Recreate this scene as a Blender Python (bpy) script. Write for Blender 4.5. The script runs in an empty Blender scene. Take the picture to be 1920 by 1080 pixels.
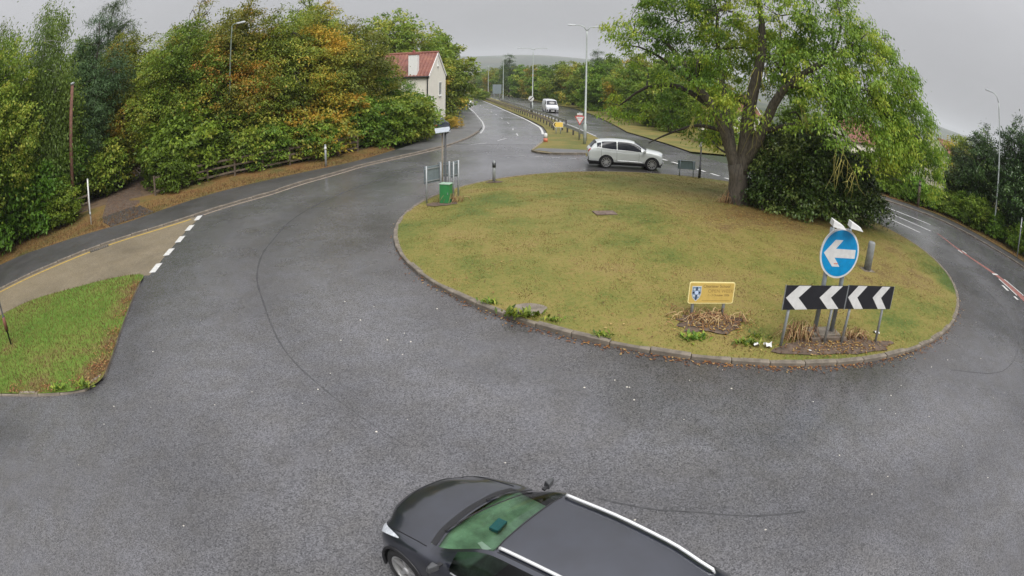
import bpy, bmesh, math, random
import numpy as np
from mathutils import Vector, Matrix, Euler

R = math.radians
SC = bpy.context.scene
COL = SC.collection
rnd = random.Random(7)

# ------------------------------------------------------------------ camera (fixed wide-angle lens on a mast)
cam_data = bpy.data.cameras.new('camera')
cam = bpy.data.objects.new('camera', cam_data)
COL.objects.link(cam)
SC.camera = cam
cam.location = (0, 0, 5.84)
cam.rotation_euler = (Matrix.Rotation(R(90 - 21.2), 3, 'X') @ Matrix.Rotation(R(0.83), 3, 'Z')).to_euler()
cam_data.type = 'PANO'
cam_data.sensor_fit = 'HORIZONTAL'
cam_data.sensor_width = 36.0
cam_data.sensor_height = 20.25
cam_data.clip_start = 0.05
cam_data.clip_end = 30000
LENS = dict(panorama_type='FISHEYE_LENS_POLYNOMIAL', fisheye_fov=R(179),
            fisheye_polynomial_k0=0.0, fisheye_polynomial_k1=-0.045704231,
            fisheye_polynomial_k2=-0.00043024906, fisheye_polynomial_k3=4.0520029e-05,
            fisheye_polynomial_k4=-2.3976179e-06)
for k, v in LENS.items():
    for holder in (cam_data, getattr(cam_data, 'cycles', None)):
        if holder is not None and hasattr(holder, k):
            setattr(holder, k, v)
            break

# ------------------------------------------------------------------ world: even overcast
SUN_EL, SUN_AZ = 52, 155       # degrees; azimuth clockwise from +Y (behind the camera)
w = bpy.data.worlds.new('World'); SC.world = w; w.use_nodes = True
nt = w.node_tree; nt.nodes.clear()
out = nt.nodes.new('ShaderNodeOutputWorld'); bg = nt.nodes.new('ShaderNodeBackground')
sky = nt.nodes.new('ShaderNodeTexSky'); sky.sky_type = 'NISHITA'; sky.sun_disc = False
sky.sun_elevation = R(SUN_EL); sky.sun_rotation = R(SUN_AZ); sky.dust_density = 4.0; sky.air_density = 1.0
hs = nt.nodes.new('ShaderNodeHueSaturation'); hs.inputs['Saturation'].default_value = 0.10
tc = nt.nodes.new('ShaderNodeTexCoord')
mp = nt.nodes.new('ShaderNodeMapping'); mp.inputs['Scale'].default_value = (1, 1, 2.6)
nz = nt.nodes.new('ShaderNodeTexNoise'); nz.inputs['Scale'].default_value = 2.2; nz.inputs['Detail'].default_value = 5
sep = nt.nodes.new('ShaderNodeSeparateXYZ')
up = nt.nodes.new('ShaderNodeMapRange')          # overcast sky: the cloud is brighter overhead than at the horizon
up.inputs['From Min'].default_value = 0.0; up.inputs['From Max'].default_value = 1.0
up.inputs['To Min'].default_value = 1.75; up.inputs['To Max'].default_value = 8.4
nr = nt.nodes.new('ShaderNodeMapRange'); nr.inputs['From Min'].default_value = .3; nr.inputs['From Max'].default_value = .7
nr.inputs['To Min'].default_value = .93; nr.inputs['To Max'].default_value = 1.05
mul = nt.nodes.new('ShaderNodeMath'); mul.operation = 'MULTIPLY'
cg = nt.nodes.new('ShaderNodeMix'); cg.data_type = 'RGBA'; cg.blend_type = 'MULTIPLY'; cg.inputs['Factor'].default_value = 1
cg.inputs[6].default_value = (0.985, 0.985, 1.03, 1)
mx = nt.nodes.new('ShaderNodeMix'); mx.data_type = 'RGBA'; mx.inputs['Factor'].default_value = 0.85
L = nt.links.new
L(tc.outputs['Generated'], mp.inputs['Vector']); L(mp.outputs[0], nz.inputs['Vector']); L(nz.outputs['Fac'], nr.inputs['Value'])
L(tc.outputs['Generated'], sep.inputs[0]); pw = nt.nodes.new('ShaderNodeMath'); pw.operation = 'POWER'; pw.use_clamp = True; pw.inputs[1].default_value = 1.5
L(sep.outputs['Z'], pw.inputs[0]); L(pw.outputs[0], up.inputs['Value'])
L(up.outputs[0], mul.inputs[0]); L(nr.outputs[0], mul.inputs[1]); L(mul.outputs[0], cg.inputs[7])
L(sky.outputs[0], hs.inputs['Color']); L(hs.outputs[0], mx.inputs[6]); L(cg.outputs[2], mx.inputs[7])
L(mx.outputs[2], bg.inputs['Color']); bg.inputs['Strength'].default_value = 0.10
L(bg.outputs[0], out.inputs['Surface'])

sl = bpy.data.lights.new('sun', 'SUN'); sl.energy = 1.5; sl.angle = R(40); sl.color = (1.0, 0.97, 0.92)
so = bpy.data.objects.new('sun', sl); COL.objects.link(so)
_a = R(SUN_AZ); _e = R(SUN_EL)
so.rotation_euler = Vector((math.sin(_a) * math.cos(_e), math.cos(_a) * math.cos(_e), math.sin(_e))).to_track_quat('Z', 'Y').to_euler()
so.location = (0, -40, 60)

SC.view_settings.view_transform = 'Standard'; SC.view_settings.look = 'None'
SC.view_settings.gamma = 1; SC.view_settings.exposure = 1.05; SC.view_settings.use_curve_mapping = False
SC.render.engine = 'CYCLES'
cy = SC.cycles
cy.use_denoising = True
try: cy.denoiser = 'OPENIMAGEDENOISE'
except Exception: pass
cy.max_bounces = 6; cy.diffuse_bounces = 3; cy.glossy_bounces = 3; cy.transmission_bounces = 4
cy.transparent_max_bounces = 8; cy.volume_bounces = 1; cy.caustics_reflective = False; cy.caustics_refractive = False
cy.sample_clamp_indirect = 4

# ------------------------------------------------------------------ helpers
def tag(o, label, cat, group=None):
    o['label'] = label; o['category'] = cat
    if group: o['group'] = group
    return o

def struct(o):
    o['kind'] = 'structure'; return o

def stuff(o):
    o['kind'] = 'stuff'; return o

def empty(name, loc=(0, 0, 0), rz=0, parent=None):
    o = bpy.data.objects.new(name, None); COL.objects.link(o)
    o.empty_display_size = .2
    o.location = loc; o.rotation_euler = (0, 0, rz)
    if parent: o.parent = parent
    return o

def link(name, me, parent=None, loc=None, rot=None, scale=None):
    o = bpy.data.objects.new(name, me); COL.objects.link(o)
    if parent: o.parent = parent
    if loc is not None: o.location = loc
    if rot is not None: o.rotation_euler = rot
    if scale is not None: o.scale = scale
    return o

def np_mesh(name, verts, faces_n, nper, mat, attrs=None, smooth=False):
    """verts (N,3); faces_n (F,nper) int; attrs dict name->(F,) float on faces"""
    me = bpy.data.meshes.new(name)
    v = np.ascontiguousarray(verts, dtype=np.float32); f = np.ascontiguousarray(faces_n, dtype=np.int32)
    me.vertices.add(len(v)); me.vertices.foreach_set('co', v.ravel())
    me.loops.add(f.size); me.loops.foreach_set('vertex_index', f.ravel())
    me.polygons.add(len(f)); me.polygons.foreach_set('loop_start', np.arange(0, f.size, nper, dtype=np.int32))
    if smooth: me.polygons.foreach_set('use_smooth', np.ones(len(f), dtype=bool))
    me.update(calc_edges=True)
    for k, a in (attrs or {}).items():
        at = me.attributes.new(k, 'FLOAT', 'FACE'); at.data.foreach_set('value', np.ascontiguousarray(a, dtype=np.float32))
    if mat: me.materials.append(mat)
    return me

class MB:
    def __init__(s): s.v = []; s.f = []
    def add(s, vs, fs, M=None):
        k = len(s.v)
        if M is not None: vs = [M @ Vector(p) for p in vs]
        s.v += [tuple(p) for p in vs]; s.f += [tuple(i + k for i in f) for f in fs]
        return s
    def box(s, c, d, rz=0, M=None, rot=None):
        x, y, z = d[0] / 2, d[1] / 2, d[2] / 2
        vs = [(-x, -y, -z), (x, -y, -z), (x, y, -z), (-x, y, -z), (-x, -y, z), (x, -y, z), (x, y, z), (-x, y, z)]
        fs = [(3, 2, 1, 0), (4, 5, 6, 7), (0, 1, 5, 4), (1, 2, 6, 5), (2, 3, 7, 6), (3, 0, 4, 7)]
        T = Matrix.Translation(c) @ (rot.to_4x4() if rot is not None else Matrix.Rotation(rz, 4, 'Z'))
        return s.add(vs, fs, (M @ T) if M is not None else T)
    def bar(s, p0, p1, wd, ht):
        p0 = Vector(p0); p1 = Vector(p1); d = p1 - p0
        q = d.to_track_quat('X', 'Z').to_matrix().to_4x4()
        return s.box((0, 0, 0), (d.length, wd, ht), M=Matrix.Translation((p0 + p1) / 2) @ q)
    def tube(s, pts, rad, n=8, cap=True):
        pts = [Vector(p) for p in pts]
        if not hasattr(rad, '__len__'): rad = [rad] * len(pts)
        k0 = len(s.v); up = None
        for i, p in enumerate(pts):
            t = (pts[min(i + 1, len(pts) - 1)] - pts[max(i - 1, 0)])
            if t.length < 1e-9: t = Vector((0, 0, 1))
            t.normalize()
            if up is None:
                up = Vector((1, 0, 0)) if abs(t.x) < .8 else Vector((0, 1, 0))
            a = up - t * up.dot(t)
            if a.length < 1e-6: a = t.orthogonal()
            a.normalize(); b = t.cross(a); up = a
            for j in range(n):
                th = 2 * math.pi * j / n
                s.v.append(tuple(p + a * (math.cos(th) * rad[i]) + b * (math.sin(th) * rad[i])))
        for i in range(len(pts) - 1):
            for j in range(n):
                a = k0 + i * n + j; b = k0 + i * n + (j + 1) % n
                s.f.append((a, b, b + n, a + n))
        if cap:
            s.f.append(tuple(k0 + j for j in range(n))[::-1])
            e = k0 + (len(pts) - 1) * n
            s.f.append(tuple(e + j for j in range(n)))
        return s
    def prism(s, poly, z0, z1, M=None):
        n = len(poly)
        vs = [(p[0], p[1], z0) for p in poly] + [(p[0], p[1], z1) for p in poly]
        fs = [tuple(range(n))[::-1], tuple(range(n, 2 * n))] + [(i, (i + 1) % n, n + (i + 1) % n, n + i) for i in range(n)]
        return s.add(vs, fs, M)
    def panel(s, poly, y0, y1):
        """polygon in XZ, thick in Y (y0 = front, faces -Y)"""
        n = len(poly)
        vs = [(p[0], y0, p[1]) for p in poly] + [(p[0], y1, p[1]) for p in poly]
        fs = [tuple(range(n)), tuple(range(n, 2 * n))[::-1]] + [(i, n + i, n + (i + 1) % n, (i + 1) % n) for i in range(n)]
        return s.add(vs, fs)
    def lathe(s, prof, n=24, M=None):
        """prof: (r, h) along local Y axis"""
        vs = []; fs = []
        for r, h in prof:
            for j in range(n):
                th = 2 * math.pi * j / n
                vs.append((r * math.cos(th), h, r * math.sin(th)))
        for i in range(len(prof) - 1):
            for j in range(n):
                a = i * n + j; b = i * n + (j + 1) % n
                fs.append((a, a + n, b + n, b))
        return s.add(vs, fs, M)
    def mesh(s, name, mat, smooth=False):
        me = bpy.data.meshes.new(name); me.from_pydata(s.v, [], s.f); me.update()
        if mat: me.materials.append(mat)
        if smooth:
            me.polygons.foreach_set('use_smooth', np.ones(len(me.polygons), dtype=bool))
        return me
    def build(s, name, mat, parent=None, smooth=False, bevel=0, loc=None, rot=None):
        o = link(name, s.mesh(name, mat, smooth), parent, loc, rot)
        if bevel:
            m = o.modifiers.new('bevel', 'BEVEL'); m.width = bevel; m.segments = 2; m.limit_method = 'ANGLE'; m.angle_limit = R(40)
        return o

def copy_tree(o, parent=None):
    c = o.copy(); COL.objects.link(c); c.parent = parent
    for ch in o.children: copy_tree(ch, c)
    return c

# ------------------------------------------------------------------ materials
def nodes(name):
    m = bpy.data.materials.new(name); m.use_nodes = True
    nt = m.node_tree; b = nt.nodes['Principled BSDF']
    return m, nt, b, nt.links.new

def N(nt, t, **kw):
    n = nt.nodes.new(t)
    for k, v in kw.items():
        if k in n.inputs: n.inputs[k].default_value = v
        else: setattr(n, k, v)
    return n

def ramp(nt, stops, interp='LINEAR'):
    r = nt.nodes.new('ShaderNodeValToRGB'); r.color_ramp.interpolation = interp
    e = r.color_ramp.elements
    while len(e) < len(stops): e.new(.5)
    for i, (p, c) in enumerate(stops):
        e[i].position = p; e[i].color = (*c, 1) if len(c) == 3 else c
    return r

def mat(name, col, rough=.5, metal=0, var=.18, scale=6, bump=0, bscale=60, coat=0, spec=.5, emit=0):
    m, nt, b, L = nodes(name)
    tc = N(nt, 'ShaderNodeTexCoord')
    nz = N(nt, 'ShaderNodeTexNoise', Scale=scale, Detail=5.0, Roughness=.6)
    L(tc.outputs['Object'], nz.inputs['Vector'])
    lo = tuple(c * (1 - var) for c in col); hi = tuple(min(1, c * (1 + var)) for c in col)
    r = ramp(nt, [(.3, lo), (.7, hi)]); L(nz.outputs['Fac'], r.inputs[0]); L(r.outputs[0], b.inputs['Base Color'])
    b.inputs['Roughness'].default_value = rough; b.inputs['Metallic'].default_value = metal
    b.inputs['Coat Weight'].default_value = coat; b.inputs['Coat Roughness'].default_value = .05
    b.inputs['Specular IOR Level'].default_value = spec
    if bump:
        n2 = N(nt, 'ShaderNodeTexNoise', Scale=bscale, Detail=4.0); L(tc.outputs['Object'], n2.inputs['Vector'])
        bp = N(nt, 'ShaderNodeBump', Strength=bump, Distance=.02); L(n2.outputs['Fac'], bp.inputs['Height']); L(bp.outputs[0], b.inputs['Normal'])
    if emit:
        b.inputs['Emission Color'].default_value = (*col, 1); b.inputs['Emission Strength'].default_value = emit
    return m

def asphalt(name, dark, light, patch=.25, rough=(.32, .6), scale=38, ring=False):
    m, nt, b, L = nodes(name)
    g = N(nt, 'ShaderNodeNewGeometry')
    n1 = N(nt, 'ShaderNodeTexNoise', Scale=float(scale), Detail=3.0, Roughness=.7); L(g.outputs['Position'], n1.inputs['Vector'])
    vo = N(nt, 'ShaderNodeTexVoronoi', Scale=scale * 1.1); L(g.outputs['Position'], vo.inputs['Vector'])
    r1 = ramp(nt, [(.32, dark), (.5, tuple((a + c) / 2 for a, c in zip(dark, light))), (.68, light)])
    ad = N(nt, 'ShaderNodeMix', data_type='FLOAT'); ad.inputs[0].default_value = .35
    L(n1.outputs['Fac'], ad.inputs[2]); L(vo.outputs['Color'], ad.inputs[3]); L(ad.outputs[0], r1.inputs[0])
    n2 = N(nt, 'ShaderNodeTexNoise', Scale=.22, Detail=6.0, Roughness=.62, Distortion=.4); L(g.outputs['Position'], n2.inputs['Vector'])
    r2 = ramp(nt, [(.3, (1 - patch,) * 3), (.5, (1, 1, 1)), (.72, (1 + patch * .55,) * 3)])
    L(n2.outputs['Fac'], r2.inputs[0])
    mu = N(nt, 'ShaderNodeMix', data_type='RGBA', blend_type='MULTIPLY'); mu.inputs[0].default_value = 1
    L(r1.outputs[0], mu.inputs[6]); L(r2.outputs[0], mu.inputs[7])
    n4 = N(nt, 'ShaderNodeTexNoise', Scale=1.6, Detail=5.0); L(g.outputs['Position'], n4.inputs['Vector'])
    r4 = ramp(nt, [(.35, (.93, .91, .88)), (.65, (1.04, 1.04, 1.07))]); L(n4.outputs['Fac'], r4.inputs[0])
    mu2 = N(nt, 'ShaderNodeMix', data_type='RGBA', blend_type='MULTIPLY'); mu2.inputs[0].default_value = 1
    L(mu.outputs[2], mu2.inputs[6]); L(r4.outputs[0], mu2.inputs[7])
    last = mu2.outputs[2]
    if ring:   # wheel-polished lanes round the island and a dirty, never-swept strip against its kerb
        vd = N(nt, 'ShaderNodeVectorMath', operation='DISTANCE'); vd.inputs[1].default_value = (7.48, 21.85, 0); L(g.outputs['Position'], vd.inputs[0])
        nn = N(nt, 'ShaderNodeMath', operation='MULTIPLY_ADD'); nn.inputs[1].default_value = 2.2; L(n2.outputs['Fac'], nn.inputs[0]); L(vd.outputs['Value'], nn.inputs[2])
        mr0 = N(nt, 'ShaderNodeMapRange'); mr0.inputs['From Min'].default_value = 12.0; mr0.inputs['From Max'].default_value = 24.0; L(nn.outputs[0], mr0.inputs['Value'])
        rr = ramp(nt, [(0, (.62, .58, .54)), (.10, (.80, .77, .74)), (.2, (1, 1, 1)), (.32, (1.17, 1.17, 1.18)), (.45, (.89, .89, .90)), (.6, (1.15, 1.15, 1.16)), (.78, (.9, .9, .9)), (1, (1.04, 1.04, 1.04))]); L(mr0.outputs[0], rr.inputs[0])
        mu3 = N(nt, 'ShaderNodeMix', data_type='RGBA', blend_type='MULTIPLY'); mu3.inputs[0].default_value = 1
        L(last, mu3.inputs[6]); L(rr.outputs[0], mu3.inputs[7]); last = mu3.outputs[2]
    L(last, b.inputs['Base Color'])
    n3 = N(nt, 'ShaderNodeTexNoise', Scale=.16, Detail=5.0, Roughness=.6); L(g.outputs['Position'], n3.inputs['Vector'])
    mr = N(nt, 'ShaderNodeMapRange'); mr.inputs['From Min'].default_value = .35; mr.inputs['From Max'].default_value = .65
    mr.inputs['To Min'].default_value = rough[0]; mr.inputs['To Max'].default_value = rough[1]
    L(n3.outputs['Fac'], mr.inputs['Value']); L(mr.outputs[0], b.inputs['Roughness'])
    bp = N(nt, 'ShaderNodeBump', Strength=.22, Distance=.01); L(ad.outputs[0], bp.inputs['Height']); L(bp.outputs[0], b.inputs['Normal'])
    b.inputs['Specular IOR Level'].default_value = .5
    return m

def grass_mat(name, cols, patch_scale=.35, fine=9.0, use_tint=True, spots=None):
    """cols: list of (pos,colour); the position noise chooses dry or green patches, the tint attribute varies blades"""
    m, nt, b, L = nodes(name)
    g = N(nt, 'ShaderNodeNewGeometry')
    n1 = N(nt, 'ShaderNodeTexNoise', Scale=patch_scale, Detail=7.0, Roughness=.68); L(g.outputs['Position'], n1.inputs['Vector'])
    n2 = N(nt, 'ShaderNodeTexNoise', Scale=fine, Detail=4.0, Roughness=.7); L(g.outputs['Position'], n2.inputs['Vector'])
    a = N(nt, 'ShaderNodeMath', operation='MULTIPLY_ADD'); a.inputs[1].default_value = .55; 
    L(n2.outputs['Fac'], a.inputs[0]); L(n1.outputs['Fac'], a.inputs[2])
    last = a.outputs[0]
    if use_tint:
        at = N(nt, 'ShaderNodeAttribute', attribute_name='tint')
        c = N(nt, 'ShaderNodeMath', operation='MULTIPLY_ADD'); c.inputs[1].default_value = .45
        L(at.outputs['Fac'], c.inputs[0]); L(last, c.inputs[2]); last = c.outputs[0]
    mr = N(nt, 'ShaderNodeMapRange'); mr.inputs['From Min'].default_value = .52; mr.inputs['From Max'].default_value = 1.04
    L(last, mr.inputs['Value'])
    last = mr.outputs[0]
    for (px, py, pr, amt) in (spots or ()):     # patches where the grass itself grows lusher (amt < 0) or drier
        vd = N(nt, 'ShaderNodeVectorMath', operation='DISTANCE'); vd.inputs[1].default_value = (px, py, .2); L(g.outputs['Position'], vd.inputs[0])
        m2 = N(nt, 'ShaderNodeMapRange'); m2.inputs['From Min'].default_value = pr; m2.inputs['From Max'].default_value = pr * .3; m2.inputs['To Max'].default_value = amt
        L(vd.outputs['Value'], m2.inputs['Value']); ad = N(nt, 'ShaderNodeMath', operation='ADD'); L(last, ad.inputs[0]); L(m2.outputs[0], ad.inputs[1]); last = ad.outputs[0]
    r = ramp(nt, cols); L(last, r.inputs[0]); L(r.outputs[0], b.inputs['Base Color'])
    b.inputs['Roughness'].default_value = .75; b.inputs['Specular IOR Level'].default_value = .25
    bp = N(nt, 'ShaderNodeBump', Strength=.5, Distance=.03); L(n2.outputs['Fac'], bp.inputs['Height']); L(bp.outputs[0], b.inputs['Normal'])
    return m

def leaf_mat(name, stops, trans=.36, rough=.5, hue_var=.02, val_var=.15):
    m, nt, b, L = nodes(name)
    at = N(nt, 'ShaderNodeAttribute', attribute_name='tint')
    r = ramp(nt, stops); L(at.outputs['Fac'], r.inputs[0])
    oi = N(nt, 'ShaderNodeObjectInfo')
    h = N(nt, 'ShaderNodeHueSaturation')
    mr = N(nt, 'ShaderNodeMapRange'); mr.inputs['To Min'].default_value = .5 - hue_var; mr.inputs['To Max'].default_value = .5 + hue_var * .6
    mv = N(nt, 'ShaderNodeMapRange'); mv.inputs['To Min'].default_value = 1 - val_var; mv.inputs['To Max'].default_value = 1 + val_var
    L(oi.outputs['Random'], mr.inputs['Value']); L(oi.outputs['Random'], mv.inputs['Value'])
    L(mr.outputs[0], h.inputs['Hue']); L(mv.outputs[0], h.inputs['Value']); L(r.outputs[0], h.inputs['Color'])
    L(h.outputs[0], b.inputs['Base Color'])
    b.inputs['Roughness'].default_value = rough; b.inputs['Specular IOR Level'].default_value = .35
    tr = N(nt, 'ShaderNodeBsdfTranslucent'); L(h.outputs[0], tr.inputs['Color'])
    mx = N(nt, 'ShaderNodeMixShader'); mx.inputs[0].default_value = trans
    o = nt.nodes['Material Output']
    L(b.outputs[0], mx.inputs[1]); L(tr.outputs[0], mx.inputs[2]); L(mx.outputs[0], o.inputs['Surface'])
    return m

def glass_mat(name, tintc, refl=1.0, rough=.02):
    m, nt, b, L = nodes(name)
    t = N(nt, 'ShaderNodeBsdfTransparent'); t.inputs['Color'].default_value = (*tintc, 1)
    gl = N(nt, 'ShaderNodeBsdfGlossy'); gl.inputs['Roughness'].default_value = rough
    fr = N(nt, 'ShaderNodeFresnel'); fr.inputs['IOR'].default_value = 1.5
    mm = N(nt, 'ShaderNodeMath', operation='MULTIPLY'); mm.inputs[1].default_value = refl; L(fr.outputs[0], mm.inputs[0])
    mx = N(nt, 'ShaderNodeMixShader'); L(mm.outputs[0], mx.inputs[0]); L(t.outputs[0], mx.inputs[1]); L(gl.outputs[0], mx.inputs[2])
    L(mx.outputs[0], nt.nodes['Material Output'].inputs['Surface'])
    return m

def bark_mat(name, c0, c1):
    m, nt, b, L = nodes(name)
    tc = N(nt, 'ShaderNodeTexCoord'); mp = N(nt, 'ShaderNodeMapping'); mp.inputs['Scale'].default_value = (6, 6, 1.2)
    L(tc.outputs['Object'], mp.inputs['Vector'])
    nz = N(nt, 'ShaderNodeTexNoise', Scale=2.5, Detail=7.0, Roughness=.7); L(mp.outputs[0], nz.inputs['Vector'])
    r = ramp(nt, [(.35, c0), (.65, c1)]); L(nz.outputs['Fac'], r.inputs[0]); L(r.outputs[0], b.inputs['Base Color'])
    b.inputs['Roughness'].default_value = .85
    bp = N(nt, 'ShaderNodeBump', Strength=.8, Distance=.04); L(nz.outputs['Fac'], bp.inputs['Height']); L(bp.outputs[0], b.inputs['Normal'])
    return m

MT = {}
MT['road'] = asphalt('asphalt', (.034, .034, .036), (.156, .155, .161), rough=(.13, .36), ring=True)
MT['road_n'] = asphalt('asphalt_carriageway', (.07, .07, .074), (.165, .165, .172), rough=(.12, .3))  # base colour raised to carry part of the sky's reflection
MT['tan'] = asphalt('buff_surfacing', (.09, .075, .047), (.25, .205, .135), patch=.3, rough=(.55, .75))
MT['path'] = asphalt('footpath_asphalt', (.028, .028, .03), (.10, .097, .094), patch=.35)
MT['forecourt'] = asphalt('old_tarmac', (.07, .07, .07), (.15, .15, .15), patch=.2)
MT['soil'] = mat('soil', (.10, .07, .05), .9, var=.5, scale=5, bump=.8, bscale=30)
MT['kerb'] = mat('kerb_concrete', (.17, .145, .115), .8, var=.45, scale=3.5, bump=.4)
MT['kerb2'] = mat('kerb_concrete_pale', (.24, .205, .165), .8, var=.4, scale=3.5, bump=.4)
MT['white_paint'] = mat('white_road_paint', (.52, .52, .50), .6, var=.28, scale=9)
MT['worn_paint'] = mat('worn_road_paint', (.40, .40, .40), .55, var=.4, scale=7)
MT['yellow_paint'] = mat('yellow_road_paint', (.45, .30, .05), .6, var=.25, scale=6)
MT['red_paint'] = mat('red_surfacing', (.22, .09, .075), .6, var=.4, scale=5)
MT['tar'] = mat('tar_seam', (.05, .05, .053), .5, var=.4, scale=8)
DRY = [(0.0, (.065, .10, .019)), (.28, (.125, .138, .029)), (.5, (.178, .16, .040)), (.72, (.218, .172, .054)), (1.0, (.15, .10, .042))]
MT['lawn'] = grass_mat('dry_lawn', DRY, spots=[(18.2, 16.5, 2.6, -.5), (17.4, 14.4, 2.2, -.4), (10.6, 12.2, 1.8, -.35), (-1.5, 21, 6, -.08), (1, 27, 6, -.06), (10.5, 23, 5, .22), (13.5, 17.5, 4, .16), (4.5, 14, 3, .1)])
GRN = [(0.0, (.055, .12, .014)), (.4, (.095, .17, .02)), (.65, (.135, .18, .03)), (.84, (.16, .135, .042)), (1.0, (.13, .075, .036))]
MT['green_grass'] = grass_mat('green_grass', GRN, spots=[(-11.5, 14.2, 1.4, .35), (-11, 12.6, 1.3, .3), (-10.1, 10.6, 1.3, .4), (-9.5, 9, 1.2, .45), (-11.5, 7.6, 1.0, .3), (-15.2, 9.3, .9, .4), (-13.5, 11.5, 3.2, -.12)])
VRG = [(0.0, (.05, .065, .018)), (.3, (.115, .095, .03)), (.55, (.18, .115, .04)), (.8, (.16, .08, .03)), (1.0, (.09, .05, .026))]
MT['verge'] = grass_mat('leafy_verge', VRG, patch_scale=.5)
FAR = [(0.0, (.06, .095, .02)), (.4, (.13, .125, .03)), (.7, (.20, .155, .045)), (1.0, (.20, .12, .04))]
MT['far_grass'] = grass_mat('rough_verge', FAR, use_tint=False)
MT['floor'] = mat('woodland_floor', (.13, .085, .05), .95, var=.5, scale=1.5, bump=.5, bscale=12)
MT['galv'] = mat('galvanised_steel', (.33, .35, .36), .5, metal=.35, var=.12, scale=10)
MT['column'] = mat('painted_column', (.42, .46, .44), .5, metal=.2, var=.12)
MT['dark_metal'] = mat('dark_metal', (.03, .032, .035), .45, var=.2)
MT['grey_back'] = mat('sign_back_grey', (.20, .24, .26), .5, metal=.3, var=.15)
MT['sign_white'] = mat('sign_white', (.62, .62, .61), .4, var=.12, scale=5)
MT['sign_black'] = mat('sign_black', (.012, .012, .016), .4, var=.2)
MT['sign_blue'] = mat('sign_blue', (.0, .24, .52), .35, var=.14, scale=4)
MT['sign_red'] = mat('sign_red', (.55, .03, .03), .4, var=.1)
MT['sign_yellow'] = mat('sign_yellow', (.78, .55, .12), .4, var=.06)
MT['school_yellow'] = mat('school_yellow', (.56, .40, .11), .5, var=.1)
MT['school_ink'] = mat('school_ink', (.20, .13, .05), .6, var=.1)
MT['green_box'] = mat('green_cabinet_paint', (.03, .20, .06), .45, var=.2)
MT['wood'] = mat('weathered_timber', (.13, .10, .075), .85, var=.4, scale=5, bump=.4)
MT['pole_wood'] = mat('brown_pole_timber', (.14, .065, .045), .8, var=.3)
MT['litter'] = mat('white_litter', (.6, .6, .59), .6, var=.1)
# ================================================================== THE SETTING
def tz(x, y):
    """land height: level round the roundabout, falling away to the north beyond 45 m"""
    if y < 45: return 0.0
    d = min(y, 430) - 45
    return -0.03 * (d - 4 * (1 - math.exp(-d / 4)))

def strip(name, a, b, dz, m, zf=tz, sub=1, parent=None):
    """ribbon between two polylines of equal count"""
    vs = []; fs = []
    for (p, q) in zip(a, b):
        for k in range(sub + 1):
            t = k / sub; x = p[0] + (q[0] - p[0]) * t; y = p[1] + (q[1] - p[1]) * t
            vs.append((x, y, zf(x, y) + dz))
    n = sub + 1
    for i in range(len(a) - 1):
        for k in range(sub):
            fs.append((i * n + k, i * n + k + 1, (i + 1) * n + k + 1, (i + 1) * n + k))
    mb = MB(); mb.add(vs, fs)
    return mb.build(name, m, parent)

def resample(pts, step):
    pts = [Vector((p[0], p[1])) for p in pts]; out = [pts[0].copy()]; acc = 0
    for a, b in zip(pts, pts[1:]):
        d = (b - a).length; t = step - acc
        while t <= d + 1e-9:
            out.append(a + (b - a) * (t / d)); t += step
        acc = d - (t - step)
    return [(p.x, p.y) for p in out]

def smooth_line(pts, n=6):
    P = np.array(pts, float); out = []
    for i in range(len(P) - 1):
        p0 = P[max(i - 1, 0)]; p1 = P[i]; p2 = P[i + 1]; p3 = P[min(i + 2, len(P) - 1)]
        for k in range(n):
            t = k / n
            out.append(.5 * ((2 * p1) + (p2 - p0) * t + (2 * p0 - 5 * p1 + 4 * p2 - p3) * t * t + (3 * p1 - p0 - 3 * p2 + p3) * t ** 3))
    out.append(P[-1]); return [tuple(p) for p in out]

def offset(pts, d):
    """shift a polyline to its left by d"""
    P = np.array(pts, float); T = np.gradient(P, axis=0); T /= np.linalg.norm(T, axis=1)[:, None] + 1e-9
    return [(p[0] - t[1] * d, p[1] + t[0] * d) for p, t in zip(P, T)]

def poly_sheet(name, pts, dz, m, zf=tz, parent=None, tri=True):
    me = bpy.data.meshes.new(name); bm = bmesh.new()
    vs = [bm.verts.new((x, y, zf(x, y) + dz)) for x, y in pts]
    f = bm.faces.new(vs)
    if f.normal.z < 0: f.normal_flip()
    bm.normal_update()
    bmesh.ops.triangulate(bm, faces=bm.faces[:], ngon_method='EAR_CLIP')
    for f in bm.faces:
        if f.normal.z < 0: f.normal_flip()
    bm.to_mesh(me); bm.free(); me.materials.append(m)
    return link(name, me, parent)

# ---- ground sheet to the horizon, hills included in the far land
def axis(lim, near):
    a = [0.0]; s = near
    while a[-1] < lim:
        a.append(a[-1] + s); s *= 1.18
    a = np.array(a); return np.concatenate([-a[:0:-1], a])
gx = axis(4200, 4.0); gy = axis(4200, 4.0) + 30
X, Y = np.meshgrid(gx, gy)
Z = np.where(Y < 45, 0, -0.03 * (np.minimum(Y, 430) - 45 - 4 * (1 - np.exp(-(np.maximum(Y, 45) - 45) / 4))))
dist = np.hypot(X, Y)
rise = np.clip((dist - 1300) / 2200, 0, 1)
az = np.arctan2(X, Y)
ridge = (82 + 6 * np.sin(az * 9 + 1.0) + 4 * np.sin(az * 31 + .4) - 30 * np.clip(az / .8, 0, 1))
Z = Z - 0.05 - 22 * np.clip((dist - 450) / 1400, 0, 1) * (Y > 0) + (ridge + 20) * (rise ** 1.6) * (3 - 2 * rise)
v = np.stack([X.ravel(), Y.ravel(), Z.ravel()], 1)
nx, ny = len(gx), len(gy); ii = np.arange(nx * ny).reshape(ny, nx)
fq = np.stack([ii[:-1, :-1].ravel(), ii[:-1, 1:].ravel(), ii[1:, 1:].ravel(), ii[1:, :-1].ravel()], 1)
m, nt, b, Lk = nodes('open_land')
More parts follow.
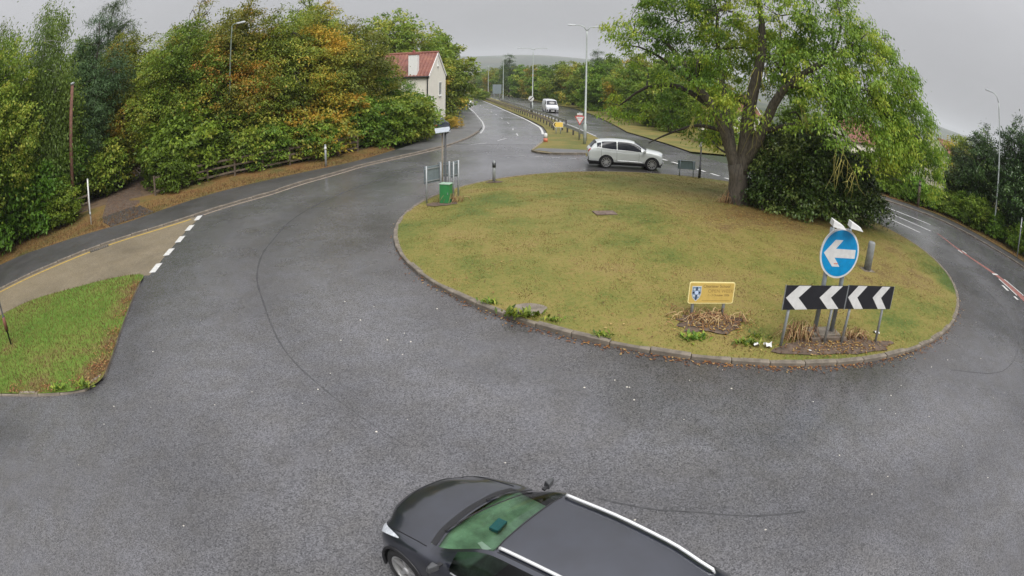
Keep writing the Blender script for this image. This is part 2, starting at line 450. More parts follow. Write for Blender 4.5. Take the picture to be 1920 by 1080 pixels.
g = N(nt, 'ShaderNodeNewGeometry')
vo = N(nt, 'ShaderNodeTexVoronoi', Scale=.0042); Lk(g.outputs['Position'], vo.inputs['Vector'])
nz = N(nt, 'ShaderNodeTexNoise', Scale=.02, Detail=6.0); Lk(g.outputs['Position'], nz.inputs['Vector'])
rr = ramp(nt, [(.1, (.03, .05, .025)), (.4, (.06, .085, .035)), (.7, (.10, .11, .05)), (.95, (.035, .045, .025))]); Lk(vo.outputs['Color'], rr.inputs[0])
mu = N(nt, 'ShaderNodeMix', data_type='RGBA', blend_type='MULTIPLY'); mu.inputs[0].default_value = .6
Lk(rr.outputs[0], mu.inputs[6]); Lk(nz.outputs['Color'], mu.inputs[7]); Lk(mu.outputs[2], b.inputs['Base Color'])
b.inputs['Roughness'].default_value = .9
ground = struct(link('ground', np_mesh('ground', v, fq, 4, m, smooth=True)))

# ---- key lines (metres)
WEST_KERB = smooth_line([(-37, -14), (-30, 1.5), (-22.3, 13.84), (-20.1, 17.0), (-18.1, 19.7), (-16.0, 21.97), (-14.9, 23.5), (-13.7, 25.6),
                         (-12.4, 27.6), (-11.45, 29.9), (-10.3, 32.2), (-9.1, 35.0), (-7.6, 37.5), (-5.95, 40.5), (-4.45, 44.0), (-3.55, 48.3), (-3.1, 54.0)], 4)
EAST_KERB = smooth_line([(10.3, 62), (11.9, 52), (13.3, 44), (15.2, 39.6), (19.0, 36.0), (24.1, 32.6), (26.2, 30.8), (27.9, 28.6), (28.6, 26.4),
                         (29.2, 23.5), (29.8, 20.6), (30.1, 15), (30.8, 5), (31.5, -14)], 4)
road = struct(poly_sheet('road', [p for p in WEST_KERB if p[1] < 45] + [p for p in EAST_KERB if p[1] < 45], 0.0, MT['road']))

# ---- dual carriageway, falling to the north
def interp_line(pts, ys):
    P = np.array(pts); return [(float(np.interp(y, P[:, 1], P[:, 0])), float(y)) for y in ys]
NY = list(np.arange(44, 64, 2.0)) + list(np.arange(64, 130, 6.0)) + list(np.arange(130, 460, 15.0))
LL = [(-4.6, 43), (-3.5, 48.3), (-3.2, 51), (-3.1, 58), (-3.84, 67.8), (-6.6, 93.8), (-10.5, 125.5), (-19.2, 200), (-44, 420), (-50, 470)]
LR = [(2.1, 44), (2.6, 48), (2.9, 54.1), (2.86, 60.7), (1.65, 73.8), (-.38, 91), (-5.0, 131.6), (-12.8, 195), (-37.5, 420), (-43, 470)]
RL = [(7.9, 42), (6.9, 50), (5.9, 62), (4.6, 76), (2.84, 92), (-1.1, 131), (-3.35, 152), (-8.3, 195), (-33, 420), (-38, 470)]
RR = [(13.4, 44), (12.3, 50), (11.0, 58), (11.4, 68), (11.8, 90), (11.2, 112), (6.0, 150), (0.4, 195), (-25, 420), (-30, 470)]
struct(strip('northbound_carriageway', interp_line(LL, NY), interp_line(LR, NY), .006, MT['road_n'], sub=2))
struct(strip('southbound_carriageway', interp_line(RL, NY), interp_line(RR, NY), .006, MT['road_n'], sub=2))
struct(strip('central_reservation', interp_line(LR, NY), interp_line(RL, NY), .09, MT['far_grass'], sub=3))
struct(strip('east_verge', interp_line(RR, NY), [(x + 16, y) for x, y in interp_line(RR, NY)], .10, MT['far_grass'], sub=3))
struct(strip('forecourt', interp_line([(-7.6, 37.5), (-5.95, 40.5), (-4.45, 44), (-3.4, 49), (-3.1, 58), (-3.84, 67.8), (-6.6, 93.8)], np.arange(38, 95, 3.0)),
             interp_line([(-9.4, 37.5), (-8.2, 41), (-7.2, 45), (-6.9, 50), (-5.6, 58), (-6.4, 67.8), (-8.4, 93.8)], np.arange(38, 95, 3.0)), .075, MT['forecourt']))
# edge lines and lane dashes of the carriageways, parts of the road
NYs = list(np.arange(52, 200, 4.0))
def edge_line(name, pts, d, wdt, m, ys=NYs):
    a = interp_line(pts, ys); strip(name, [(x + d, y) for x, y in a], [(x + d + wdt, y) for x, y in a], .012, m, parent=road)
edge_line('edge_line', LR, -.42, .2, MT['white_paint'])
edge_line('edge_line', RL, .3, .16, MT['worn_paint'])
edge_line('edge_line', LL, .18, .16, MT['worn_paint'])
mid = [((a[0] + b_[0]) / 2, a[1]) for a, b_ in zip(interp_line(LL, NY), interp_line(LR, NY))]
for y in np.arange(56, 120, 9.0):
    q = interp_line(mid, [y, y + 2.2]); strip('lane_dash', [(p[0] - .06, p[1]) for p in q], [(p[0] + .06, p[1]) for p in q], .012, MT['worn_paint'], parent=road)
for p, q in (((-3.3, 43.3), (-2.0, 44.6)), ((-1.3, 46.0), (-.6, 47.8)), ((.3, 50.2), (.2, 52.2))):
    d = Vector((q[0] - p[0], q[1] - p[1])).normalized(); nn = (-d.y * .06, d.x * .06)
    strip('lane_dash', [(p[0] - nn[0], p[1] - nn[1]), (q[0] - nn[0], q[1] - nn[1])], [(p[0] + nn[0], p[1] + nn[1]), (q[0] + nn[0], q[1] + nn[1])], .012, MT['worn_paint'], parent=road)

# ---- buff side road and its markings
tan_in = [(-33.5, -16), (-27, -4), (-20.9, 8.2), (-18.9, 11.2), (-17.66, 12.95), (-15.4, 14.45), (-13.85, 15.4), (-12.3, 15.75)]
tan_out = [p for p in WEST_KERB if p[1] < 23.6]
struct(poly_sheet('side_road', tan_out + [(-14.35, 23.45), (-13.9, 21.4), (-13.4, 19.7), (-12.95, 18.05), (-12.4, 16.2)] + tan_in[::-1], .004, MT['tan']))
yl = resample(offset(tan_out, -.26), .5); yl2 = offset(yl, -.15)
strip('yellow_line', yl, yl2, .009, MT['yellow_paint'], parent=road)
wl = [p for p in WEST_KERB if 23.6 < p[1] < 44]
strip('worn_edge_line', offset(wl, -.18), offset(wl, -.36), .006, mat('faded_cream_line', (.24, .195, .145), .6, var=.4, scale=5), parent=road)
def dash(p, q, wdt, name='give_way_dash', m=MT['white_paint'], dz=.010, t0=0, t1=1):
    p = Vector(p); q = Vector(q); d = (q - p); u = d.normalized(); n_ = Vector((-u.y, u.x)) * wdt / 2
    a = p + d * t0; c = p + d * t1
    strip(name, [(a - n_)[:], (c - n_)[:]], [(a + n_)[:], (c + n_)[:]], dz, m, parent=road)
gw = [(-12.34, 16.0), (-12.86, 17.85), (-13.28, 19.5), (-13.78, 21.2), (-14.26, 22.9)]
for i, p in enumerate(gw):
    nxt = gw[i + 1] if i < 4 else (-14.75, 24.5)
    dash(p, nxt, .28, t1=.52)
# give-way dashes of the southbound entry
for i in range(7):
    t = i / 7; a = Vector((9.4, 41.0)).lerp(Vector((13.2, 32.6)), t); c = Vector((9.4, 41.0)).lerp(Vector((13.2, 32.6)), t + .085)
    dash(a[:], c[:], .24, m=MT['white_paint'])
for i in range(4):
    a = Vector((.2, 38.4)).lerp(Vector((4.4, 37.6)), i / 4 + .02); c = Vector((.2, 38.4)).lerp(Vector((4.4, 37.6)), i / 4 + .14)
    dash(a[:], c[:], .1, 'lane_dash', MT['worn_paint'])
# east arm: red hatched strip, white borders, worn lane lines
red_c = [(24.15, 24.6), (23.6, 21.9), (23.55, 20.2), (23.75, 17.5), (23.3, 14.4), (22.4, 9.0), (21.4, 4.0), (20.2, -2.0)]
red_w = [.10, .22, .28, .45, .75, 1.3, 1.7, 2.1]
ra = [(p[0] - w_ / 2, p[1]) for p, w_ in zip(red_c, red_w)]; rb = [(p[0] + w_ / 2, p[1]) for p, w_ in zip(red_c, red_w)]
strip('red_hatching', ra, rb, .005, MT['red_paint'], parent=road)
for side, s_ in ((ra, -.16), (rb, .04)):
    for k in (1, 3, 4, 5, 6):
        t0, t1 = (.25, .55) if k == 1 else (.1, .8)
        p = Vector(side[k]).lerp(Vector(side[k + 1]), t0); q = Vector(side[k]).lerp(Vector(side[k + 1]), t1)
        strip('white_border', [(p.x + s_, p.y), (q.x + s_, q.y)], [(p.x + s_ + .12, p.y), (q.x + s_ + .12, q.y)], .010, MT['white_paint'], parent=road)
strip('hatch_end_bar', [(23.4, 17.75), (24.0, 17.75)], [(23.4, 17.95), (24.0, 17.95)], .010, MT['white_paint'], parent=road)
dash((22.75, 16.3), (22.55, 15.6), .22, 'white_border')
dash((22.45, 14.9), (22.35, 14.5), .22, 'white_border')
for a, c in (((23.1, 30.2), (25.2, 26.6)), ((21.7, 29.6), (23.7, 24.9)), ((20.6, 28.2), (22.0, 24.2))):
    dash(a, c, .2, 'worn_lane_line', MT['worn_paint'])
# tar seams swept round the ring, parts of the road
seam = smooth_line([(-1.6, 40.6), (-5.0, 34.6), (-7.2, 29.9), (-8.5, 26), (-8.97, 22.5), (-8.7, 19.5), (-8.39, 17.7), (-7.7, 15.7), (-6.8, 14), (-5.1, 11.2), (-3.4, 9.35), (-1.5, 7.7)], 6)
for i in range(0, len(seam) - 2, 1):
    hw0, hw1 = ((.032 + .012 * math.sin(k * 1.7) + .008 * math.sin(k * 4.1)) * min(1, max(.08, (len(seam) - 3 - k) / 22), .25 + k / 12) for k in (i, i + 1))
    sa, sb = offset(seam[max(0, i - 1):i + 3], 1.0), seam[max(0, i - 1):i + 3]
    k0 = 0 if i == 0 else 1
    nv_ = [(sa[k0 + q][0] - sb[k0 + q][0], sa[k0 + q][1] - sb[k0 + q][1]) for q in (0, 1)]
    strip('tar_seam', [(sb[k0 + q][0] - nv_[q][0] * h_, sb[k0 + q][1] - nv_[q][1] * h_) for q, h_ in ((0, hw0), (1, hw1))], [(sb[k0 + q][0] + nv_[q][0] * h_, sb[k0 + q][1] + nv_[q][1] * h_) for q, h_ in ((0, hw0), (1, hw1))], .003, MT['tar'], parent=road)
seam = smooth_line([(1.29, 6.61), (2.0, 6.32), (2.68, 6.15), (3.6, 5.9), (4.54, 5.79)], 6)
strip('tar_seam', offset(seam, -.016), offset(seam, .016), .003, MT['tar'], parent=road)
seam = smooth_line([(11.5, 9.6), (14.2, 9.0), (17.4, 10.6), (19.6, 13.8), (20.2, 17.5)], 6)
strip('tar_seam', offset(seam, -.016), offset(seam, .016), .003, MT['tar'], parent=road)

# ---- kerb stones, one by one
def kerb(line, parent, m, h=.11, wd=.13, length=.915, left=True, z0=0.0, skip=None, jitter=.012, zf=tz):
    pts = resample(line, length); rk = random.Random(len(pts))
    for i, (a, c) in enumerate(zip(pts, pts[1:])):
        if skip and skip(a): continue
        d = Vector((c[0] - a[0], c[1] - a[1])); Ln = d.length - .022; ang = math.atan2(d.y, d.x)
        s_ = 1 if left else -1
        hh = h + rk.uniform(-jitter, jitter)
        q = .018
        y0, y1 = (0, wd) if left else (-wd, 0)
        vs = [(-Ln / 2, y0, -.06), (Ln / 2, y0, -.06), (Ln / 2, y1, -.06), (-Ln / 2, y1, -.06)]
        if left: top = [(y0, hh - q), (y0 + q, hh), (y1, hh)]
        else: top = [(y0, hh), (y1 - q, hh), (y1, hh - q)]
        for sx in (-1, 1):
            for (yy, zz) in top: vs.append((sx * Ln / 2, yy, zz))
        if left: fs = [(0, 1, 7, 4), (4, 7, 8, 5), (5, 8, 9, 6), (1, 2, 9, 8, 7), (0, 4, 5, 6, 3), (2, 3, 6, 9)]
        else: fs = [(0, 1, 7, 4), (4, 7, 8, 5), (5, 8, 9, 6), (1, 2, 9, 8, 7), (0, 4, 5, 6, 3), (2, 3, 6, 9)]
        mb = MB(); mb.add(vs, fs)
        mx_, my_ = (a[0] + c[0]) / 2, (a[1] + c[1]) / 2
        mb.build('kerb_stone', m, parent, loc=(mx_, my_, zf(mx_, my_) + z0), rot=(rk.uniform(-.012, .012), rk.uniform(-.008, .008), ang + rk.uniform(-.012, .012)))

# ---- roundabout island: gently domed lawn inside its kerb ring
CX, CY, RA, RB = 7.48, 21.85, 11.8, 11.42
def isl(x, y): return math.hypot((x - CX) / RA, (y - CY) / RB)
def isl_z(x, y):
    r = min(1.0, isl(x, y)); return .085 + .33 * (1 - r * r)
vs = [(CX, CY, isl_z(CX, CY))]; fs = []; NS, NR = 120, 24
for i in range(1, NR + 1):
    r = (i / NR) * (1 - .10 / RA)
    for j in range(NS):
        a = 2 * math.pi * j / NS; x = CX + RA * r * math.cos(a); y = CY + RB * r * math.sin(a)
        vs.append((x, y, isl_z(x, y) + (rnd.uniform(-.012, .012) if i < NR else 0)))
for j in range(NS): fs.append((0, 1 + j, 1 + (j + 1) % NS))
for i in range(NR - 1):
    for j in range(NS):
        a = 1 + i * NS + j; b2 = 1 + i * NS + (j + 1) % NS; fs.append((a, a + NS, b2 + NS, b2))
mb = MB(); mb.add(vs, fs)
island = struct(mb.build('roundabout_lawn', MT['lawn'], smooth=True))
ring = [(CX + RA * math.cos(a), CY + RB * math.sin(a)) for a in np.linspace(-math.pi / 2, 1.5 * math.pi, 721)]
_pl = sum(math.dist(p, q) for p, q in zip(ring, ring[1:])); kerb(ring, island, MT['kerb'], h=.10, wd=.15, length=_pl / 79.001)

# ---- west grass island
W_ISL = smooth_line([(-19.6, 10.2), (-18.8, 11.2), (-17.6, 12.9), (-15.4, 14.35), (-13.85, 15.3), (-12.55, 15.6), (-12.05, 14.6), (-11.25, 12.9), (-10.4, 11.15), (-9.6, 9.5), (-9.35, 8.6), (-9.9, 8.0),
                     (-11.5, 7.35), (-13.2, 6.8), (-17, 5.2), (-22, 2.5), (-24.5, 1.2), (-23.5, 4), (-21, 8), (-19.6, 10.2)], 4)
wi = struct(poly_sheet('west_grass_island', W_ISL[:-1], .085, MT['green_grass']))
front = [p for p in W_ISL if p[1] < 8.8 and p[0] > -22][::1]
kerb([p for p in W_ISL[20:66]], wi, MT['kerb2'], h=.07, wd=.12, left=False, jitter=.02)

# ---- west footpath, verge and woodland floor
PATH_BACK = [(-41, -8), (-33.5, 6.5), (-26.8, 17.0), (-23.3, 20.0), (-20.2, 22.3), (-19.1, 23.2), (-17.4, 26.3), (-16.2, 28.4), (-14.8, 30.1), (-12.6, 32.7), (-10.6, 35.2), (-9.4, 37.5), (-8.2, 41)]
PB = smooth_line(PATH_BACK, 4)
wk = resample([p for p in WEST_KERB if p[1] < 41], 1.0); pb = resample(PB, 1.0)
def match(a, b, n):
    A = np.array(a); B = np.array(b)
    def rs(P):
        s = np.r_[0, np.cumsum(np.linalg.norm(np.diff(P, axis=0), axis=1))]; q = np.linspace(0, s[-1], n)
        return [(float(np.interp(t, s, P[:, 0])), float(np.interp(t, s, P[:, 1]))) for t in q]
    return rs(A), rs(B)
fa, fb = match(offset([p for p in WEST_KERB if p[1] < 41], .13), PB, 60)
footpath = struct(strip('west_footpath', fa, fb, .095, MT['path'], sub=2))
kerb([p for p in WEST_KERB if p[1] < 60], footpath, MT['kerb'], h=.10, wd=.14, left=True, skip=lambda a: a[1] < 6)
FENCE = [(-46, -4), (-39, 8), (-32.0, 18.2), (-27.0, 24.0), (-24.3, 27.4), (-20.7, 28.6), (-17.5, 32.5), (-14.6, 34.4), (-11.9, 37.3), (-10.0, 41.0), (-9.5, 43.2)]
va, vb = match(PB, smooth_line(FENCE, 4), 60)
def vz(x, y): return tz(x, y)
vs_ = []; fs_ = []
for i, (p, q) in enumerate(zip(va, vb)):
    for k in range(6):
        t = k / 5; x = p[0] + (q[0] - p[0]) * t; y = p[1] + (q[1] - p[1]) * t
        vs_.append((x, y, .10 + .22 * t * t + rnd.uniform(-.02, .02) * (k > 0)))
    if i:
        for k in range(5):
            a = (i - 1) * 6 + k; fs_.append((a, a + 6, a + 7, a + 1))
mb = MB(); mb.add(vs_, fs_); verge = struct(mb.build('west_verge', MT['verge'], smooth=True))
wf = smooth_line(FENCE, 4)
struct(poly_sheet('woodland_floor', wf + [(-9.2, 52), (-30, 56), (-70, 60), (-90, 20), (-80, -10)], .30, MT['floor'], zf=lambda x, y: 0))
# dirt track into the wood and its tarmac apron across the verge
def track_z(x, y):
    s = max(0, (-x - 19.2) * .75 + (y - 23.6) * .65); return .118 + min(.215, .22 * (s / 5.3) ** 2)
struct(strip('track_apron', [(-18.3, 24.8), (-19.6, 25.7), (-20.8, 26.5)], [(-20.05, 22.45), (-21.4, 23.3), (-22.5, 24.4)], .0, MT['path'], zf=track_z))
struct(strip('dirt_track', [(-20.8, 26.5), (-22.2, 28.6), (-24.8, 32.0), (-28.4, 37.5)], [(-22.5, 24.4), (-24.6, 27.3), (-27.4, 31.0), (-31.4, 36)], .0, MT['soil'], zf=track_z, sub=3))

# ---- north splitter island with kerb
SPL = smooth_line([(1.15, 40.4), (1.6, 39.6), (2.65, 39.2), (4.85, 39.8), (6.4, 40.6), (7.9, 42.0)], 4)
sp = struct(poly_sheet('splitter_island', SPL + [(7.2, 47), (2.4, 47), (2.0, 45), (1.33, 41.6)], .10, MT['far_grass']))
kerb(SPL, sp, MT['kerb'], h=.13, wd=.14, left=True)
kerb([(2.3, 46.2), (2.03, 45.0), (1.33, 41.45), (1.15, 40.4)], sp, MT['kerb2'], h=.13, wd=.14, left=True)
struct(poly_sheet('paved_strip', [(1.35, 40.45), (2.7, 39.45), (4.85, 40.0), (6.4, 40.8), (6.1, 41.6), (4.8, 41.3), (1.7, 41.5)], .115, MT['forecourt']))
# ---- east footpath / verge outside the outer kerb
ek = [p for p in EAST_KERB if p[1] < 40]
ep = struct(strip('east_footpath', offset(ek, .13), offset(ek, 1.5), .095, MT['path']))
struct(strip('east_bank', offset(ek, 1.5), offset(ek, 3.3), .12, MT['verge']))
struct(strip('garden_ground', offset(ek, 3.2), offset(ek, 60), .06, MT['far_grass'], sub=4))
kerb(ek, ep, MT['kerb'], h=.10, wd=.14, left=True, skip=lambda a: a[1] < 8)

# ---- grass blades, fallen leaves, grit: uncountable stuff
rg = np.random.default_rng(3)
def blades(name, P, Z, m, h=(.04, .09), wdt=.022, lean=.6):
    n = len(P); hh = rg.uniform(*h, n); a = rg.uniform(0, 2 * np.pi, n); ln = rg.uniform(0, lean, n) * hh; la = rg.uniform(0, 2 * np.pi, n)
    ca, sa = np.cos(a) * wdt / 2, np.sin(a) * wdt / 2
    V = np.empty((n, 3, 3)); V[:, 0] = np.c_[P[:, 0] - ca, P[:, 1] - sa, Z]; V[:, 1] = np.c_[P[:, 0] + ca, P[:, 1] + sa, Z]
    V[:, 2] = np.c_[P[:, 0] + np.cos(la) * ln, P[:, 1] + np.sin(la) * ln, Z + hh]
    me = np_mesh(name, V.reshape(-1, 3), np.arange(n * 3).reshape(-1, 3), 3, m, {'tint': rg.random(n)})
    return stuff(link(name, me))
n = 150000
r = np.sqrt(rg.random(n)) * .992; a = rg.uniform(0, 2 * np.pi, n)
keep = rg.random(n) < np.clip(1.25 - .55 * np.sin(a) * r, .3, 1)      # denser where it is seen close
P = np.c_[CX + RA * r * np.cos(a), CY + RB * r * np.sin(a)][keep]; r = r[keep]
grass = blades('lawn_grass', P, .085 + .33 * (1 - r * r) - .01, MT['lawn'], h=(.022, .05), wdt=.02)
tag(grass, 'short dry yellow-green grass over the roundabout lawn', 'grass')

def in_poly(P, poly):
    x, y = P[:, 0], P[:, 1]; q = np.array(poly); inside = np.zeros(len(P), bool); j = len(q) - 1
    for i in range(len(q)):
        c = ((q[i, 1] > y) != (q[j, 1] > y)) & (x < (q[j, 0] - q[i, 0]) * (y - q[i, 1]) / (q[j, 1] - q[i, 1] + 1e-12) + q[i, 0]); inside ^= c; j = i
    return inside
P = np.c_[rg.uniform(-22, -9, 60000), rg.uniform(3, 16, 60000)]; P = P[in_poly(P, W_ISL)]
tag(blades('island_grass', P, np.full(len(P), .08), MT['green_grass'], h=(.04, .11), wdt=.022), 'green grass over the small island beside the buff road', 'grass')
vpoly = PB + smooth_line(FENCE, 4)[::-1]
P = np.c_[rg.uniform(-40, -8, 90000), rg.uniform(4, 43, 90000)]; P = P[in_poly(P, vpoly)]
tag(blades('verge_grass', P, np.full(len(P), .12), MT['verge'], h=(.06, .22), wdt=.03), 'straggly dry grass on the verge below the wood', 'grass')
epoly = offset(ek, 1.5) + offset(ek, 3.3)[::-1]
P = np.c_[rg.uniform(10, 36, 40000), rg.uniform(8, 42, 40000)]; P = P[in_poly(P, epoly)]
tag(blades('bank_grass', P, np.full(len(P), .11), MT['verge'], h=(.06, .25), wdt=.03), 'rough grass along the bank under the east hedge', 'grass')

MT['fallen'] = leaf_mat('fallen_leaf', [(0, (.075, .035, .018)), (.4, (.18, .075, .022)), (.75, (.28, .14, .035)), (1, (.42, .31, .12))], trans=.05, rough=.6)
def scatter_leaves(name, P, Z, size=(.05, .10)):
    n = len(P); s = rg.uniform(*size, n); a = rg.uniform(0, 2 * np.pi, n); t = rg.uniform(-.35, .35, (n, 2))
    V = np.empty((n, 4, 3))
    for k, (dx, dy) in enumerate(((1, 0), (0, .6), (-1, 0), (0, -.6))):
        lx = dx * s / 2; ly = dy * s / 2
        V[:, k] = np.c_[P[:, 0] + lx * np.cos(a) - ly * np.sin(a), P[:, 1] + lx * np.sin(a) + ly * np.cos(a), Z + .012 + np.abs(lx * t[:, 0]) + np.abs(ly * t[:, 1])]
    return stuff(link(name, np_mesh(name, V.reshape(-1, 3), np.arange(n * 4).reshape(-1, 4), 4, MT['fallen'], {'tint': rg.random(n)})))
P = np.c_[rg.uniform(-40, -8, 60000), rg.uniform(4, 43, 60000)]; P = P[in_poly(P, vpoly)]; P = P[rg.random(len(P)) < .8]
tag(scatter_leaves('fallen_leaves', P, np.full(len(P), .17)), 'orange fallen leaves strewn over the verge by the wood', 'leaves')
n = 900; r = np.sqrt(rg.random(n)) * .97; a = rg.uniform(0, 2 * np.pi, n); P = np.c_[CX + RA * r * np.cos(a), CY + RB * r * np.sin(a)]
tag(scatter_leaves('lawn_leaves', P, .085 + .33 * (1 - r * r) + .035, (.05, .1)), 'pale fallen leaves dotted over the roundabout lawn', 'leaves')
P = rg.normal(0, 1, (5200, 2)) * [2.4, 1.3] + [10.6, 22.8]; P = P[[isl(*p) < .97 for p in P]]
tag(scatter_leaves('ash_leaves', P, np.array([isl_z(*p) for p in P]) + .03, (.04, .08)), 'brown leaf litter on the lawn before the big ash', 'leaves')
P = np.c_[rg.uniform(-32, -20, 6000), rg.uniform(24, 37, 6000)]; P = P[in_poly(P, [(-20.8, 26.5), (-22.2, 28.6), (-24.8, 32.0), (-28.4, 37.5), (-31.4, 36), (-27.4, 31.0), (-24.6, 27.3), (-22.5, 24.4)])]
tag(scatter_leaves('track_leaves', P, np.array([track_z(*p) for p in P]), (.05, .1)), 'brown leaves carpeting the dirt track into the wood', 'leaves')
# leaves in the gutter round the ring and on the footpaths
a = rg.normal(-1.75, .55, 700); rr_ = 1 + np.abs(rg.normal(0, .012, 700)); P = np.c_[CX + RA * rr_ * np.cos(a), CY + RB * rr_ * np.sin(a)]
tag(scatter_leaves('gutter_leaves', P, np.zeros(len(P)), (.04, .09)), 'brown leaves caught in the gutter of the roundabout kerb', 'leaves')
P = np.c_[rg.uniform(-34, -6, 9000), rg.uniform(4, 42, 9000)]; P = P[in_poly(P, fa + fb[::-1])]
P = P[rg.random(len(P)) < .35]
tag(scatter_leaves('path_leaves', P, np.full(len(P), .10), (.04, .08)), 'damp brown leaves scattered over the dark footpath', 'leaves')
P = np.c_[rg.uniform(-9, 17, 110), rg.uniform(5, 14, 110)]; P = P[[isl(*p) > 1.02 for p in P]]
gm = mat('pale_grit', (.55, .52, .46), .8, var=.3)
V = []; F = []
for p in P:
    s = rg.uniform(.008, .028); k = len(V); V += [(p[0] - s, p[1], .002), (p[0], p[1] - s * .7, .002), (p[0] + s, p[1], .002), (p[0], p[1] + s * .7, .002), (p[0], p[1], s * .9)]
    F += [(k, k + 1, k + 4), (k + 1, k + 2, k + 4), (k + 2, k + 3, k + 4), (k + 3, k, k + 4)]
mb = MB(); mb.add(V, F); tag(stuff(mb.build('road_grit', gm)), 'pale grit and chippings scattered on the asphalt', 'grit')
P = np.concatenate([rg.normal(0, 1, (420, 2)) * [.55, .28] + [4.75, 12.4], rg.normal(0, 1, (600, 2)) * [1.0, .28] + [7.9, 11.15]]); P = P[[isl(*p) < .985 for p in P]]
tag(scatter_leaves('soil_litter', P, np.array([isl_z(*p) for p in P]) + .028, (.03, .09)), 'dead leaves and straw on the bare soil under the signs', 'leaves')
P = np.concatenate([rg.normal(0, 1, (160, 2)) * [.25, .22] + q for q in [(-12.0, 14.6), (-11.5, 13.4), (-11.0, 12.4), (-10.5, 11.2), (-10.1, 10.2), (-9.8, 9.3), (-9.9, 8.5), (-11, 7.7), (-12.4, 7.2)]]); P = P[in_poly(P, W_ISL)]
tag(scatter_leaves('island_leaves', P, np.full(len(P), .11), (.04, .09)), 'brown leaves along the kerb of the west grass island', 'leaves')
# bare soil patches
def soil_patch(name, c, rx, ry, seed):
    q = random.Random(seed); pts = []
    for j in range(28):
        a = 2 * math.pi * j / 28; k = q.uniform(.75, 1.12); pts.append((c[0] + rx * k * math.cos(a), c[1] + ry * k * math.sin(a)))
    return struct(poly_sheet(name, [p for p in pts if isl(*p) < .985], .022, MT['soil'], zf=isl_z))
soil_patch('bare_soil', (4.75, 12.45), .95, .55, 1); soil_patch('bare_soil', (7.9, 11.15), 1.9, .5, 2)
soil_patch('bare_soil', (-2.9, 24.0), .7, .4, 3); soil_patch('bare_soil', (-.9, 28.8), .45, .3, 4)
# ================================================================== TREES AND SHRUBS
GREEN = [(0, (0.056, 0.106, 0.013)), (.3, (0.100, 0.175, 0.021)), (.6, (0.169, 0.269, 0.030)), (.85, (0.269, 0.356, 0.045)), (1, (0.400, 0.413, 0.062))]
MLEAF = {
 'green': leaf_mat('leaf_green', GREEN),
 'bright': leaf_mat('leaf_bright', [(0, (0.061, 0.127, 0.013)), (.4, (0.127, 0.237, 0.022)), (.8, (0.237, 0.380, 0.037)), (1, (0.396, 0.462, 0.066))]),
 'ash': leaf_mat('leaf_ash', [(0, (0.061, 0.121, 0.018)), (.35, (0.121, 0.215, 0.026)), (.7, (0.215, 0.336, 0.037)), (.92, (0.341, 0.462, 0.055)), (1, (0.440, 0.495, 0.066))], trans=.38),
 'autumn': leaf_mat('leaf_autumn', [(0, (0.099, 0.133, 0.020)), (.35, (0.189, 0.224, 0.030)), (.6, (0.315, 0.301, 0.039)), (.82, (0.476, 0.329, 0.041)), (1, (0.500, 0.287, 0.037))], trans=.35),
 'olive': leaf_mat('leaf_olive', [(0, (0.091, 0.133, 0.018)), (.4, (0.168, 0.224, 0.028)), (.75, (0.287, 0.329, 0.041)), (.95, (0.448, 0.392, 0.054)), (1, (0.500, 0.349, 0.049))], trans=.35),
 'dark': leaf_mat('leaf_dark', [(0, (0.020, 0.045, 0.012)), (.5, (0.040, 0.080, 0.020)), (1, (0.080, 0.130, 0.030))], trans=.15),
 'pine': leaf_mat('leaf_pine', [(0, (0.037, 0.075, 0.027)), (.5, (0.069, 0.125, 0.043)), (1, (0.125, 0.194, 0.062))], trans=.15),
 'ivy': leaf_mat('leaf_ivy', [(0, (0.024, 0.055, 0.014)), (.6, (0.052, 0.108, 0.022)), (.9, (0.105, 0.190, 0.036)), (1, (0.220, 0.310, 0.080))], trans=.1, rough=.28),
 'birch': leaf_mat('leaf_birch', [(0, (0.075, 0.131, 0.020)), (.5, (0.138, 0.219, 0.030)), (1, (0.263, 0.344, 0.050))], trans=.38),
}
BARK = bark_mat('bark_grey', (.05, .042, .034), (.17, .145, .115))
BARK_D = bark_mat('bark_dark', (.025, .022, .018), (.085, .07, .055))
BARK_P = bark_mat('bark_pale', (.20, .19, .17), (.48, .46, .42))
TWIG = bark_mat('lichen_twig', (.20, .18, .05), (.42, .38, .10))

def smoothnoise(P, rng, scale=.5):
    t = np.zeros(len(P))
    for k in range(5):
        d = rng.normal(size=3) * scale * (1 + .6 * k); t += np.sin(P @ d + rng.uniform(0, 6.28)) / (1 + .5 * k)
    return t / 2.4

